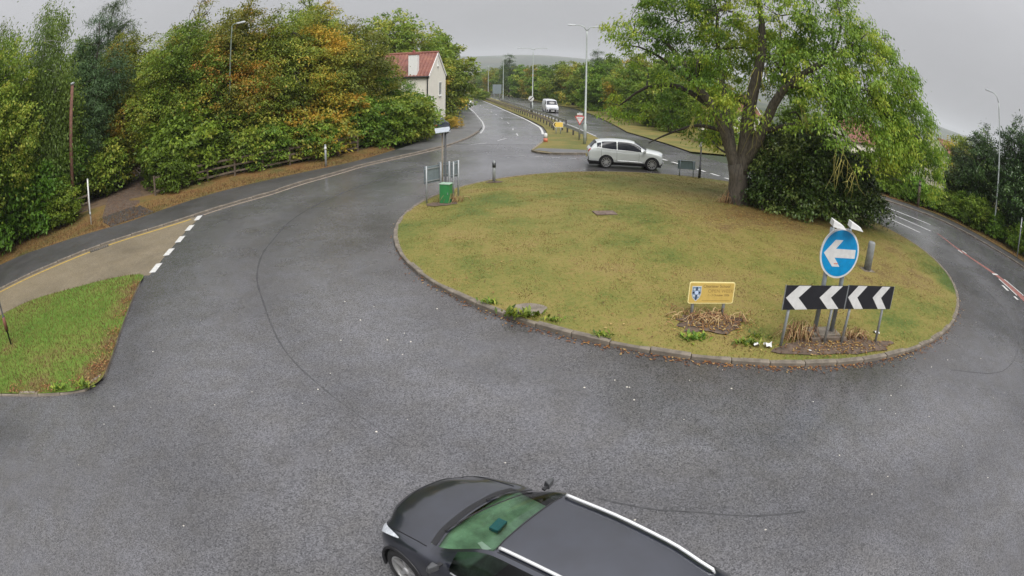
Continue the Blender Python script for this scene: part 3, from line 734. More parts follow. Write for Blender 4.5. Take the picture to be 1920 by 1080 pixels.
def crown_arrays(blobs, n, size, rng, cl=.5, per=42, flat=.5, droop=0., tint=(.45, .22), field=.16, narrow=.55, core=.45, gap=-.75, outw=.5):
    B = np.array([(b + (b[3],) if len(b) == 4 else b) for b in blobs], float)   # x y z rxy rz
    w_ = B[:, 3] ** 1.6 * B[:, 4]; w_ /= w_.sum()
    nc = int(n / per * 1.25)
    k = rng.choice(len(B), nc, p=w_); d = rng.normal(size=(nc, 3)); d /= np.linalg.norm(d, axis=1)[:, None]
    rad = core + (1 - core) * rng.random(nc) ** .5
    C = B[k, :3] + d * rad[:, None] * np.c_[B[k, 3], B[k, 3], B[k, 4]]
    C = C[(smoothnoise(C, rng, 1.1) > gap) & (C[:, 2] > .25)]
    C = C[:int(n / per)]
    nc = len(C); cen = np.average(B[:, :3], axis=0, weights=w_)
    ct = tint[0] + field * smoothnoise(C, rng, .55) * 2 + rng.normal(0, tint[1] * .6, nc)
    m = rng.integers(int(per * .5), int(per * 1.5), nc); idx = np.repeat(np.arange(nc), m); n = len(idx)
    cr = cl * rng.uniform(.6, 1.35, nc)[idx]
    off = rng.normal(size=(n, 3)) * np.c_[cr, cr, cr * flat] * .62
    off[:, 2] -= droop * np.hypot(off[:, 0], off[:, 1]) + droop * rng.random(n) * cr
    P = C[idx] + off; P[:, 2] = np.maximum(P[:, 2], .04)
    outv = C[idx] - cen; outv[:, 2] *= .2; outv /= np.linalg.norm(outv, axis=1)[:, None] + 1e-6
    A = outv * outw + rng.normal(size=(n, 3)) * .6 + off / (cr[:, None] + 1e-6) * .5; A[:, 2] -= .25 + droop; A /= np.linalg.norm(A, axis=1)[:, None]
    up = rng.normal(size=(n, 3)) * .55 + np.array([0, 0, 1.0]) + outv * .35
    S = np.cross(A, up); S /= np.linalg.norm(S, axis=1)[:, None] + 1e-9
    Nn = np.cross(S, A)
    Ls = size * rng.uniform(.65, 1.35, n)[:, None]; Ws = Ls * narrow
    V = np.empty((n, 4, 3)); V[:, 0] = P - A * Ls * .5; V[:, 1] = P + S * Ws * .5 + Nn * Ws * .18 - A * Ls * .05
    V[:, 2] = P + A * Ls * .5 - Nn * Ls * .1; V[:, 3] = P - S * Ws * .5 + Nn * Ws * .18 - A * Ls * .05
    T = np.clip(ct[idx] + rng.normal(0, tint[1] * .45, n), 0, 1)
    return V, T, C

def crown_mesh(name, m, *a, **k):
    V, T, C = crown_arrays(*a, **k)
    n = len(V)
    return np_mesh(name, V.reshape(-1, 3), np.arange(n * 4).reshape(-1, 4), 4, m, {'tint': T}), C

def limb_path(a, b, rng, bend=.12, n=5, sag=0.):
    a = np.array(a, float); b = np.array(b, float); L_ = np.linalg.norm(b - a); o = rng.normal(size=3) * bend * L_
    return [tuple(a + (b - a) * t + o * math.sin(math.pi * t) + np.array([0, 0, sag * L_ * math.sin(math.pi * t)])) for t in np.linspace(0, 1, n)]

def branch_mesh(name, m, trunk_pts, trunk_r, blobs, C, rng, twigs=60, r0=.09):
    mb = MB(); tp = np.array(trunk_pts)
    for b in blobs:
        c = np.array(b[:3]); d = np.linalg.norm(tp[:, :2] - c[:2], axis=1) + np.maximum(0, tp[:, 2] - c[2] + .3) * 2
        i = int(np.argmin(d + np.abs(tp[:, 2] - c[2]) * .5)); rr = min(r0, trunk_r[i] * .6)
        mb.tube(limb_path(tp[i], c, rng, .1, 6, .08), list(np.linspace(rr, rr * .3, 6)), 6, cap=False)
    if len(C):
        for c in C[rng.choice(len(C), min(twigs, len(C)), replace=False)]:
            bc = np.array([b[:3] for b in blobs]); j = int(np.argmin(np.linalg.norm(bc - c, axis=1)))
            mb.tube(limb_path(bc[j], c, rng, .12, 4), [r0 * .35, r0 * .28, r0 * .18, r0 * .06], 4, cap=False)
    return mb.mesh(name, m, True)

TEMPL = {}
def template(key, kind, h, blobs, n, size, seed, trunk_r=.2, bark=BARK_D, trunk_top=.7, lean=(0, 0), twigs=50, stems=1, **kw):
    rng = np.random.default_rng(seed)
    cm, C = crown_mesh('crown', MLEAF[kind], blobs, n, size, rng, **kw)
    mb = MB(); allp = []; allr = []
    for s in range(stems):
        ang = 2 * math.pi * s / max(1, stems); sp_ = 0 if stems == 1 else .55
        pts = [(sp_ * t * math.cos(ang) * h * .25 + lean[0] * t * h + rng.normal(0, .03) * h * t * .3, sp_ * t * math.sin(ang) * h * .25 + lean[1] * t * h + rng.normal(0, .03) * h * t * .3, t * h * trunk_top - (.15 if t == 0 else 0)) for t in np.linspace(0, 1, 8)]
        rs = [trunk_r * (1.35 if i == 0 else 1) * (1 - .8 * i / 7) for i in range(8)]
        mb.tube(pts, rs, 9); allp += pts; allr += rs
    TEMPL[key] = (mb.mesh('trunk', bark, True), branch_mesh('branches', bark, allp, allr, blobs, C, rng, twigs, trunk_r * .5), cm)

def plant(name, key, x, y, label, cat, group=None, s=1.0, sz=None, rz=None, z=None):
    o = empty(name, (x, y, (tz(x, y) + .05) if z is None else z), rnd.uniform(0, 6.28) if rz is None else rz)
    o.scale = (s, s, s if sz is None else sz)
    t, b, c = TEMPL[key]
    link('trunk', t, o); stuff(link('branches', b, o)); link('crown', c, o)
    return tag(o, label, cat, group)

def blob_column(h, r, seed, z0=.9, n=14, taper=.5, jit=.3):
    q = np.random.default_rng(seed); out = []
    for i in range(n):
        t = (i + .5) / n; z = z0 + t * (h - z0 - r * .3); prof = math.sin(math.pi * (.18 + .74 * t)) ** .7 * (1 - taper * max(0, t - .55))
        a = q.uniform(0, 6.28); d = r * prof * q.uniform(.35, .62)
        rb = r * prof * q.uniform(.5, .68) + .25
        out.append((d * math.cos(a), d * math.sin(a), z, rb, rb * q.uniform(.75, 1.05)))
    return out

template('maple1', 'green', 11, blob_column(11, 3.6, 1, .8, 18), 50000, .165, 11, .22, twigs=60, cl=.5, tint=(.6, .24))
template('maple2', 'olive', 11, blob_column(11, 3.4, 2, .8, 17), 50000, .165, 12, .2, twigs=60, cl=.48, tint=(.6, .25), field=.2)
template('autumn1', 'autumn', 11, blob_column(11, 3.5, 3, .8, 18), 50000, .165, 13, .2, twigs=60, cl=.48, tint=(.42, .24), field=.22)
template('autumn2', 'autumn', 11, blob_column(11, 3.3, 4, .8, 16), 50000, .165, 14, .2, twigs=60, cl=.46, tint=(.5, .25), field=.25)
template('birch', 'birch', 13, blob_column(13, 3.0, 5, 1.4, 18, .75), 44000, .15, 15, .16, BARK_P, .85, cl=.55, flat=1.3, droop=.9, tint=(.45, .22), narrow=.5)
template('pine', 'pine', 13, blob_column(13, 2.7, 6, 2.2, 18, .8), 34000, .30, 16, .2, BARK_D, .9, cl=.5, flat=.45, narrow=.13, tint=(.45, .25))
template('ash_sparse', 'olive', 12.5, blob_column(12.5, 2.7, 7, 3.0, 15, .7), 13000, .18, 17, .16, BARK_D, .88, cl=.5, narrow=.4, tint=(.45, .25), gap=-.1, twigs=110)
template('shrub1', 'bright', 3.4, blob_column(3.4, 2.0, 8, .3, 10, .2), 15000, .19, 18, .07, BARK_D, .6, cl=.34, tint=(.42, .24), stems=3)
template('shrub2', 'green', 3.4, blob_column(3.4, 2.1, 9, .3, 10, .2), 15000, .19, 19, .07, BARK_D, .6, cl=.36, tint=(.62, .25), stems=3)
template('shrub3', 'autumn', 3.2, blob_column(3.2, 2.0, 10, .3, 10, .2), 14000, .17, 20, .07, BARK_D, .6, cl=.34, tint=(.6, .24), field=.25, stems=3)
template('laurel', 'bright', 2.6, blob_column(2.6, 1.7, 21, .2, 10, .1), 13000, .17, 22, .06, BARK_D, .6, cl=.3, tint=(.5, .24), stems=3)
template('holly', 'ivy', 8, blob_column(8, 2.5, 23, .4, 16, .85), 30000, .17, 24, .14, BARK_D, .85, cl=.4, tint=(.5, .26), narrow=.45)
template('far1', 'green', 11, blob_column(11, 4.6, 25, .6, 16, .3), 12000, .42, 26, .25, cl=.7, tint=(.68, .25), twigs=20)
template('far2', 'olive', 11, blob_column(11, 4.4, 27, .6, 16, .3), 12000, .42, 28, .25, cl=.7, tint=(.66, .25), field=.22, twigs=20)
template('far3', 'bright', 10, blob_column(10, 4.4, 29, .6, 15, .3), 12000, .40, 30, .25, cl=.65, tint=(.45, .25), twigs=20)
template('beech', 'green', 14, blob_column(14, 6.6, 31, .8, 26, .1), 34000, .34, 32, .35, cl=.75, tint=(.66, .22), twigs=40)

GW = 'leafy broadleaf trees standing in the roadside wood'
# the wood west of the ring, from the buff road northwards
W = [
 ('pine_tree', 'pine', -28.6, 30.4, 'dark pine standing behind the brown timber pole', 'tree', None, 1.12),
 ('pine_tree', 'pine', -33.5, 37.5, 'tall dark pine rising above the wood behind the dirt track', 'tree', None, 1.34),
 ('birch_tree', 'birch', -30.4, 24.9, 'feathery weeping birch with a pale trunk beside the timber pole', 'tree', None, 1.3),
 ('birch_tree', 'birch', -34.0, 21.5, 'weeping birch over the fence beside the buff road', 'tree', None, 1.3),
 ('maple_tree', 'maple1', -31.0, 18.8, 'dense dark green maple over the fence by the buff road', 'tree', GW, 1.38),
 ('maple_tree', 'maple1', -33.6, 14.2, 'dense dark green maple over the fence by the buff road', 'tree', GW, 1.35),
 ('maple_tree', 'maple1', -38.0, 10.0, 'dense dark green maple over the fence by the buff road', 'tree', GW, 1.15),
 ('maple_tree', 'maple2', -22.6, 35.6, 'olive maple whose branches hang over the dirt track entrance', 'tree', GW, 1.10),
 ('maple_tree', 'maple1', -21.6, 34.0, 'broad green maple between the dirt track and the grey lamp column', 'tree', GW, 1.10),
 ('ash_tree', 'ash_sparse', -25.4, 41.5, 'thin-crowned ash showing sky through its top above the maples', 'tree', 'sparse ashes', 1.22),
 ('field_maple', 'autumn1', -18.6, 37.4, 'field maple turning yellow and orange behind the grey lamp column', 'tree', GW, 1.14),
 ('maple_tree', 'maple2', -16.0, 38.0, 'olive green maple standing right of the grey lamp column', 'tree', GW, 1.04),
 ('field_maple', 'autumn2', -14.0, 41.0, 'field maple with large orange patches behind the short grey post', 'tree', GW, 1.06),
 ('ash_tree', 'ash_sparse', -18.0, 50.0, 'thin-crowned ash showing sky through its top above the orange maples', 'tree', 'sparse ashes', 1.25),
 ('field_maple', 'autumn1', -12.0, 44.6, 'orange-leaved field maple nearest the pantiled house', 'tree', GW, .96),
 ('young_maple', 'maple1', -10.0, 46.6, 'small green tree screening the front of the pantiled house', 'tree', None, .62),
 ('oak_tree', 'beech', -15.5, 77, 'big round green tree behind the pantiled house', 'tree', None, 1.12),
 ('oak_tree', 'beech', -23.5, 68, 'large green tree showing above the wood left of the pantiled house', 'tree', None, 1.02),
 ('roadside_tree', 'far1', -10.9, 86, 'green tree beside the carriageway beyond the pantiled house', 'tree', 'trees along the northbound verge', 1.15),
 ('roadside_tree', 'far2', -9.4, 73.5, 'green tree beside the carriageway beyond the pantiled house', 'tree', 'trees along the northbound verge', .82),
 ('roadside_tree', 'far1', -12.6, 104, 'green tree beside the carriageway beyond the pantiled house', 'tree', 'trees along the northbound verge', 1.0),
 ('roadside_tree', 'far2', -15.2, 126, 'green tree beside the carriageway beyond the pantiled house', 'tree', 'trees along the northbound verge', .9),
 ('roadside_tree', 'far1', -21.0, 155, 'green tree beside the carriageway beyond the pantiled house', 'tree', 'trees along the northbound verge', .9),
 ('maple_tree', 'maple2', -28.8, 35.5, 'olive maple deep in the wood behind the dirt track', 'tree', GW, 1.2),
 ('maple_tree', 'maple1', -37.0, 28.0, 'green maple deep in the wood behind the birches', 'tree', GW, 1.25),
 ('maple_tree', 'maple2', -21.8, 42.0, 'olive maple deep in the wood behind the field maples', 'tree', GW, 1.2),
 ('maple_tree', 'maple2', -17.0, 44.5, 'olive maple deep in the wood behind the field maples', 'tree', GW, 1.15),
 ('maple_tree', 'maple1', -42.0, 20.0, 'green maple deep in the wood behind the birches', 'tree', GW, 1.3),
 ('maple_tree', 'maple1', -33.0, 32.0, 'green maple deep in the wood behind the birches', 'tree', GW, 1.25),
 ('maple_tree', 'maple1', -38.5, 16.5, 'green maple deep in the wood behind the birches', 'tree', GW, 1.3),
]
for nm, key, x, y, lab, cat, grp, s in W:
    plant(nm, key, x, y, lab, cat, grp, s, z=(.2 if y < 60 else None))
SH = [('shrub1', -28.6, 22.4, 1.5), ('shrub1', -30.4, 20.0, 1.7), ('shrub1', -26.3, 23.6, .85), ('shrub2', -28.0, 31.4, 1.2), ('shrub2', -32.6, 15.4, 1.5), ('shrub1', -30.8, 22.4, 1.8), ('shrub2', -29.6, 29.6, 1.3), ('shrub1', -28.8, 26.4, 1.5),
      ('shrub1', -20.4, 29.5, .85), ('shrub1', -20.9, 32.0, 1.5), ('shrub1', -19.2, 33.6, 1.35), ('shrub2', -17.2, 35.2, 1.15), ('shrub2', -15.9, 35.2, .95),
      ('shrub3', -14.7, 36.9, 1.3), ('shrub2', -13.3, 37.3, .9), ('shrub3', -12.4, 40.0, 1.45), ('shrub2', -10.9, 41.6, 1.2), ('shrub2', -21.8, 33.2, .9)]
LS = {'shrub1': 'bright green leafy shrub spilling over the timber fence', 'shrub2': 'mid green dense shrub spilling over the timber fence', 'shrub3': 'shrub with yellow and orange leaves over the timber fence'}
for key, x, y, s in SH:
    plant('hedge_shrub', key, x, y, LS[key], 'shrub', 'shrubs along the timber fence', s, z=.2)
for key, x, y, s in (('shrub2', -8.7, 45.6, 1.15), ('shrub2', -9.6, 44.0, 1.1), ('shrub2', -8.8, 48.2, 1.2)):
    plant('garden_shrub', key, x, y, 'spreading green shrub at the corner below the pantiled house', 'shrub', 'shrubs below the house', s, z=.1)
template('mound', 'olive', 2.0, blob_column(2.0, 1.8, 33, .1, 9, 0), 9000, .15, 34, .04, BARK_D, .4, cl=.25, tint=(.85, .12), stems=3)
plant('mound_shrub', 'mound', -6.0, 57.6, 'low yellow-green shrub mound beside the gable end of the house', 'shrub', None, .62)

# far side of the southbound carriageway
NT = [(17.4, 62, 'far3', .62), (17.5, 70, 'far1', .74), (18.2, 78, 'far3', .82), (16.9, 86, 'far1', .80), (17.6, 95, 'far2', .82), (15.4, 106, 'far3', .96), (14.2, 118, 'far1', .92),
      (12.6, 131, 'far2', .98), (10.2, 143, 'far1', 1.0), (7.6, 158, 'far3', 1.02), (5.8, 172, 'far2', 1.02), (2.8, 190, 'far1', 1.05), (-.8, 212, 'far2', 1.1), (-4.2, 238, 'far1', 1.15),
      (-9, 270, 'far2', 1.2), (-14.5, 305, 'far1', 1.2), (-21, 345, 'far2', 1.15), (-24, 385, 'far1', 1.15), (24, 74, 'far2', .95), (25, 92, 'far1', 1.05), (24, 112, 'far2', 1.15), (22, 134, 'far1', 1.2)]
for x, y, key, s in NT:
    plant('verge_tree', key, x, y, {'far1': 'mid green bushy tree in the row beyond the southbound carriageway', 'far2': 'olive tree with yellowing leaves beyond the southbound carriageway', 'far3': 'fresh bright green tree in the row beyond the southbound carriageway'}[key], 'tree', 'trees beyond the southbound carriageway', s)
plant('verge_pine', 'pine', 15.0, 110, 'dark pine poking above the tree row by the double-armed lamp column', 'tree', None, .95)
plant('verge_pine', 'pine', -2.0, 205, 'slender dark conifer above the distant end of the tree row', 'tree', None, 1.25)
for x, y, s in ((-8.4, 158, .8), (-9.6, 168, .85), (-11.0, 178, .85)):
    plant('reservation_bush', 'shrub2', x, y, 'round bush on the central reservation beyond the guard rails', 'bush', 'bushes on the central reservation', s)

# hedges, hollies and trees east of the ring
for key, x, y, s, lab in (('holly', 34.2, 28.6, 1.06, 'tall dark glossy evergreen beside the single-armed lamp column'), ('holly', 35.6, 24.6, 1.28, 'tallest dark glossy evergreen beside the pale short post'),
                     ('holly', 33.0, 30.8, .78, 'shorter dark glossy evergreen beyond the single-armed lamp column'), ('holly', 37.0, 20.4, 1.25, 'dark glossy evergreen over the bank south of the pale short post'), ('holly', 36.0, 16.0, 1.2, 'dark glossy evergreen over the bank well south of the pale short post')):
    plant('evergreen_tree', key, x, y, lab, 'tree', None, s)
for x, y, s in ((32.3, 27.4, .95), (32.9, 25.9, .8), (31.7, 28.8, .9), (31.0, 30.2, .75), (33.8, 22.6, .9), (34.4, 19.6, .9)):
    plant('laurel_bush', 'laurel', x, y, 'bright green laurel bush on the bank by the lamp column', 'bush', 'laurels on the east bank', s)
for x, y, s in ((28.6, 33.0, .85), (27.2, 34.6, 1.0), (25.6, 36.0, 1.05), (23.6, 37.6, 1.0), (29.8, 31.6, .7)):
    plant('hedge_bush', 'laurel', x, y, 'yellow-green hedge bush across the road behind the big tree', 'bush', 'hedge bushes across the road', s)
for x, y, key, s in ((33, 41, 'far1', .62), (40, 38, 'far2', .62), (24, 46, 'far3', .6), (47, 34, 'far1', .6), (19, 52, 'far1', .55)):
    plant('garden_tree', key, x, y, 'small garden tree behind the hedge across the road', 'tree', 'garden trees across the road', s)

# ---- the big ash on the roundabout: every bough placed
rng = np.random.default_rng(81)
BL = [(5.26,26.48,7.8,1.5),(7.42,27.0,8.63,2.0),(9.3,25.35,9.37,2.2),(11.23,23.45,9.39,2.3),(13.49,22.23,9.14,2.1),(5.28,27.5,4.5,1.3),(6.49,26.21,4.9,1.5),(4.5,28.61,4.3,.9),(6.9,26.14,3.9,.8),(8.76,27.64,3.83,1.45),(7.6,24.4,6.6,1.3),(9.9,22.8,7.3,1.4),(12.27,21.78,6.68,1.9),(14.78,21.39,6.74,1.82),(11.0,21.9,5.0,1.0),(12.6,20.9,4.8,1.2),
 (15.7,20.88,5.0,1.75),(17.69,20.6,5.6,1.75),(17.0,21.2,4.4,1.4),(16.2,22.5,6.0,1.8),(18.4,21.6,6.2,1.5),(19.0,21.4,4.4,1.4),(18.9,22.9,3.0,1.3),(19.7,22.2,4.0,1.2),(18.0,23.0,4.2,1.3),(20.4,22.2,3.2,1.0),(19.4,21.8,2.4,.6),(17.87,21.55,8.0,.8),(18.3,21.2,7.0,.8),(7.94,25.81,11.38,2.4),(10.88,24.71,12.47,2.7),(13.75,23.24,12.26,2.1),(17.2,23.4,9.6,1.3),(15.6,21.3,8.8,1.4),(16.6,20.9,7.4,1.5),(14.9,21.5,9.7,1.2),(16.2,21.2,9.6,1.0),(17.0,21.2,8.4,1.1),(6.17,28.34,6.21,.8),(9.59,28.2,2.9,.9),(18.3,21.9,1.75,.4),
 (13.0,20.2,4.0,.62),(13.5,19.9,3.2,.42),(12.2,20.5,5.2,.7),(9.48,23.6,5.4,.9),(8.8,24.2,4.9,.6),(10.1,23.6,4.7,.45),(12.5,27.5,7.5,2.4),(10.5,29,6.5,2.2),(14.5,26,7.5,2.4),(16.5,24.5,6.5,1.9),(17.6,22.4,5.0,1.5),(19.0,20.9,5.0,.9),(20.3,21.6,4.6,.9)]
root = empty('ash_tree', (0, 0, 0)); tag(root, 'huge spreading ash with a forked trunk on the roundabout lawn', 'tree')
bl5 = [(x - 0, y, z, r_, r_ * .82) for x, y, z, r_ in BL]
cm, C = crown_mesh('crown', MLEAF['ash'], bl5, 140000, .165, rng, cl=.42, per=64, flat=.5, droop=.45, tint=(.66, .28), field=.26, narrow=.40, core=.45, gap=-.04)
link('crown', cm, root)
tz0 = .36
trunks = {
 'trunk': ([(10.2, 25.25, tz0 - .3), (10.18, 25.22, .9), (10.12, 25.18, 1.6), (9.95, 25.2, 2.2)], [.62, .50, .46, .42], 14),
}
limbs = [
 ([(9.98, 25.2, 1.9), (9.6, 25.3, 2.9), (9.0, 25.3, 4.2), (8.15, 25.3, 5.3), (7.4, 26, 6.6), (6.6, 26.6, 7.6)], [.34, .27, .22, .19, .14, .06]),
 ([(10.2, 25.15, 1.8), (10.32, 25.1, 3.0), (10.4, 25, 4.9), (10.9, 24.7, 8.0), (10.7, 24.8, 11)], [.40, .36, .30, .20, .07]),
 ([(10.3, 25.15, 2.2), (10.75, 24.5, 3.6), (11.5, 23.6, 6.0), (13.5, 22.4, 7.9), (14.5, 21.8, 8.8), (15.2, 21.4, 9.6)], [.33, .27, .19, .11, .05, .012]),
 ([(9.75, 25.25, 2.6), (9.7, 25.6, 3.6), (9.5, 26.1, 5.2), (9.2, 26.2, 7.4), (9.1, 26, 9.4)], [.22, .18, .15, .11, .05]),
 ([(8.7, 25.3, 4.6), (7.3, 26.2, 5.4), (6.0, 27.2, 5.2), (4.9, 28, 4.2)], [.15, .11, .08, .03]),
 ([(7.9, 25.5, 5.6), (6.6, 26.3, 6.6), (5.5, 26.6, 7.1), (4.7, 26.8, 7.1)], [.11, .075, .04, .01]),
 ([(9.3, 25.3, 3.6), (8.2, 25.9, 3.7), (7.0, 26.3, 3.2), (6.1, 26.8, 2.6)], [.1, .08, .05, .02]),
 ([(11.6, 23.5, 6.2), (13.6, 22.2, 6.4), (15.8, 21, 5.9), (17.7, 20.4, 5.3)], [.15, .12, .08, .03]),
 ([(13.8, 22.2, 8.1), (15.6, 21.8, 8.6), (17.0, 21.6, 8.7), (17.7, 21.6, 8.5)], [.08, .055, .03, .008]),
 ([(10.8, 24.4, 3.8), (12.2, 23, 4.6), (13.8, 21.6, 4.4), (15.2, 20.6, 3.4)], [.13, .1, .07, .03]),
]
mb = MB(); mb.tube(*trunks['trunk'][:2], n=16); 
for pts, rs in limbs[:4]: mb.tube(smooth_line(pts, 3), list(np.interp(np.linspace(0, 1, (len(pts) - 1) * 3 + 1), np.linspace(0, 1, len(rs)), rs)), 12)
for a in range(7):   # buttress flutes at the foot
    th = a * .9; mb.tube([(10.2 + .55 * math.cos(th), 25.25 + .55 * math.sin(th), tz0 - .2), (10.2 + .36 * math.cos(th), 25.22 + .36 * math.sin(th), .95), (10.1 + .2 * math.cos(th), 25.2 + .2 * math.sin(th), 1.8)], [.17, .15, .1], 8)
mb.build('trunk', BARK, root, smooth=True)
allp = [p for pts, rs in limbs for p in pts]; allr = [r_ for pts, rs in limbs for r_ in rs]
mb = MB()
for pts, rs in limbs[4:]: mb.tube(smooth_line(pts, 3), list(np.interp(np.linspace(0, 1, (len(pts) - 1) * 3 + 1), np.linspace(0, 1, len(rs)), rs)), 8)
mb.build('limbs', BARK_D, root, smooth=True)
stuff(link('branches', branch_mesh('branches', BARK_D, allp, allr, bl5, C, rng, 260, .07), root))
# bare lichened sprays hanging from the boughs
mb = MB()
for (x, y, z, ln) in ((12.6, 20.2, 4.2, 1.5), (12.9, 20.0, 3.6, 1.3), (8.2, 24.6, 4.6, 1.2), (10.3, 24.3, 4.6, 1.6), (10.0, 22.9, 6.6, 1.3), (11.3, 21.6, 5.6, 1.4), (13.3, 19.9, 3.1, 1.0), (7.7, 25.0, 4.2, 1.1)):
    for k in range(4):
        d = np.array([rng.uniform(-.6, .6), rng.uniform(-.4, .4), -1]); p = np.array([x, y, z]) + rng.normal(0, .12, 3)
        pts = [tuple(p), tuple(p + d * ln * .35 + rng.normal(0, .06, 3)), tuple(p + d * ln * .7 + rng.normal(0, .1, 3)), tuple(p + d * ln + rng.normal(0, .15, 3))]
        mb.tube(pts, [.016, .013, .009, .004], 5)
        mb.tube([pts[1], tuple(np.array(pts[1]) + rng.normal(0, .22, 3) + np.array([0, 0, -.18]))], [.012, .004], 4)
stuff(mb.build('hanging_twigs', TWIG, root, smooth=True))

# ---- the ivy-dark thicket round its foot
HB = [(11.3, 24.6, 1.5, 1.0, 1.3), (12.3, 24.6, 2.2, 1.6, 2.0), (13.4, 23.9, 2.3, 1.7, 2.1), (14.6, 23.5, 2.1, 1.7, 2.0), (15.7, 23.4, 1.7, 1.5, 1.7), (16.7, 23.3, 1.2, 1.1, 1.2), (17.6, 23.2, .75, .8, .75),
      (12.4, 26, 2.0, 1.8, 2.0), (14.5, 25.5, 2.2, 2, 2.2), (16.2, 25, 1.7, 1.6, 1.7), (11.2, 23.9, .7, .7, .7), (12.6, 23.0, .8, .9, .8), (14.3, 22.3, .8, .9, .8), (10.5, 24.6, .5, .5, .45)]
th = empty('ivy_thicket', (14, 24, .3)); tag(th, 'dark glossy evergreen thicket at the foot of the big ash', 'bush')
rng = np.random.default_rng(55)
hb = [(x - 14, y - 24, z - .1, a, b_) for x, y, z, a, b_ in HB]
cm, C = crown_mesh('foliage', MLEAF['ivy'], hb, 62000, .14, rng, cl=.3, per=40, flat=.7, droop=.15, tint=(.62, .3), narrow=.6, core=.6, gap=-2)
link('foliage', cm, th)
stuff(link('stems', branch_mesh('stems', BARK_D, [(-3 + i * .8, 0, .1) for i in range(8)], [.1] * 8, hb, C, rng, 60, .08), th))
# ================================================================== BUILT THINGS
def text_mesh(name, body, size, m, parent, loc, rot=(R(90), 0, 0), align='LEFT', xs=1.0):
    cu = bpy.data.curves.new(name, 'FONT'); cu.body = body; cu.size = size; cu.align_x = align; cu.extrude = .001
    t = bpy.data.objects.new('tmp_text', cu); COL.objects.link(t)
    bpy.context.view_layer.update()
    me = bpy.data.meshes.new_from_object(t.evaluated_get(bpy.context.evaluated_depsgraph_get()))
    bpy.data.objects.remove(t); me.name = name; me.materials.clear(); me.materials.append(m)
    return stuff(link(name, me, parent, loc, rot, (xs, 1, 1)))

# ---- white rendered house with pantiled roof
MT['render'] = mat('cream_render', (.72, .69, .61), .85, var=.06, scale=2, bump=.15)
MT['white_trim'] = mat('white_trim', (.75, .75, .73), .6, var=.05)
def pantile():
    m, nt, b, Lk = nodes('red_pantile'); tc = N(nt, 'ShaderNodeTexCoord')
    nz = N(nt, 'ShaderNodeTexNoise', Scale=1.4, Detail=6.0); Lk(tc.outputs['Object'], nz.inputs['Vector'])
    n2 = N(nt, 'ShaderNodeTexNoise', Scale=7.0, Detail=2.0); Lk(tc.outputs['Object'], n2.inputs['Vector'])
    ad = N(nt, 'ShaderNodeMix', data_type='FLOAT'); ad.inputs[0].default_value = .5; Lk(nz.outputs['Fac'], ad.inputs[2]); Lk(n2.outputs['Fac'], ad.inputs[3])
    r = ramp(nt, [(.3, (.10, .035, .03)), (.5, (.19, .065, .045)), (.7, (.27, .115, .07))]); Lk(ad.outputs[0], r.inputs[0])
    Lk(r.outputs[0], b.inputs['Base Color']); b.inputs['Roughness'].default_value = .6; return m
MT['pantile'] = pantile()
MT['brick'] = mat('red_brick', (.25, .085, .07), .85, var=.3, scale=8)
MT['gutter'] = mat('black_gutter', (.015, .015, .018), .4)
MT['pane'] = mat('window_pane', (.05, .06, .07), .08, var=.1, spec=.8)

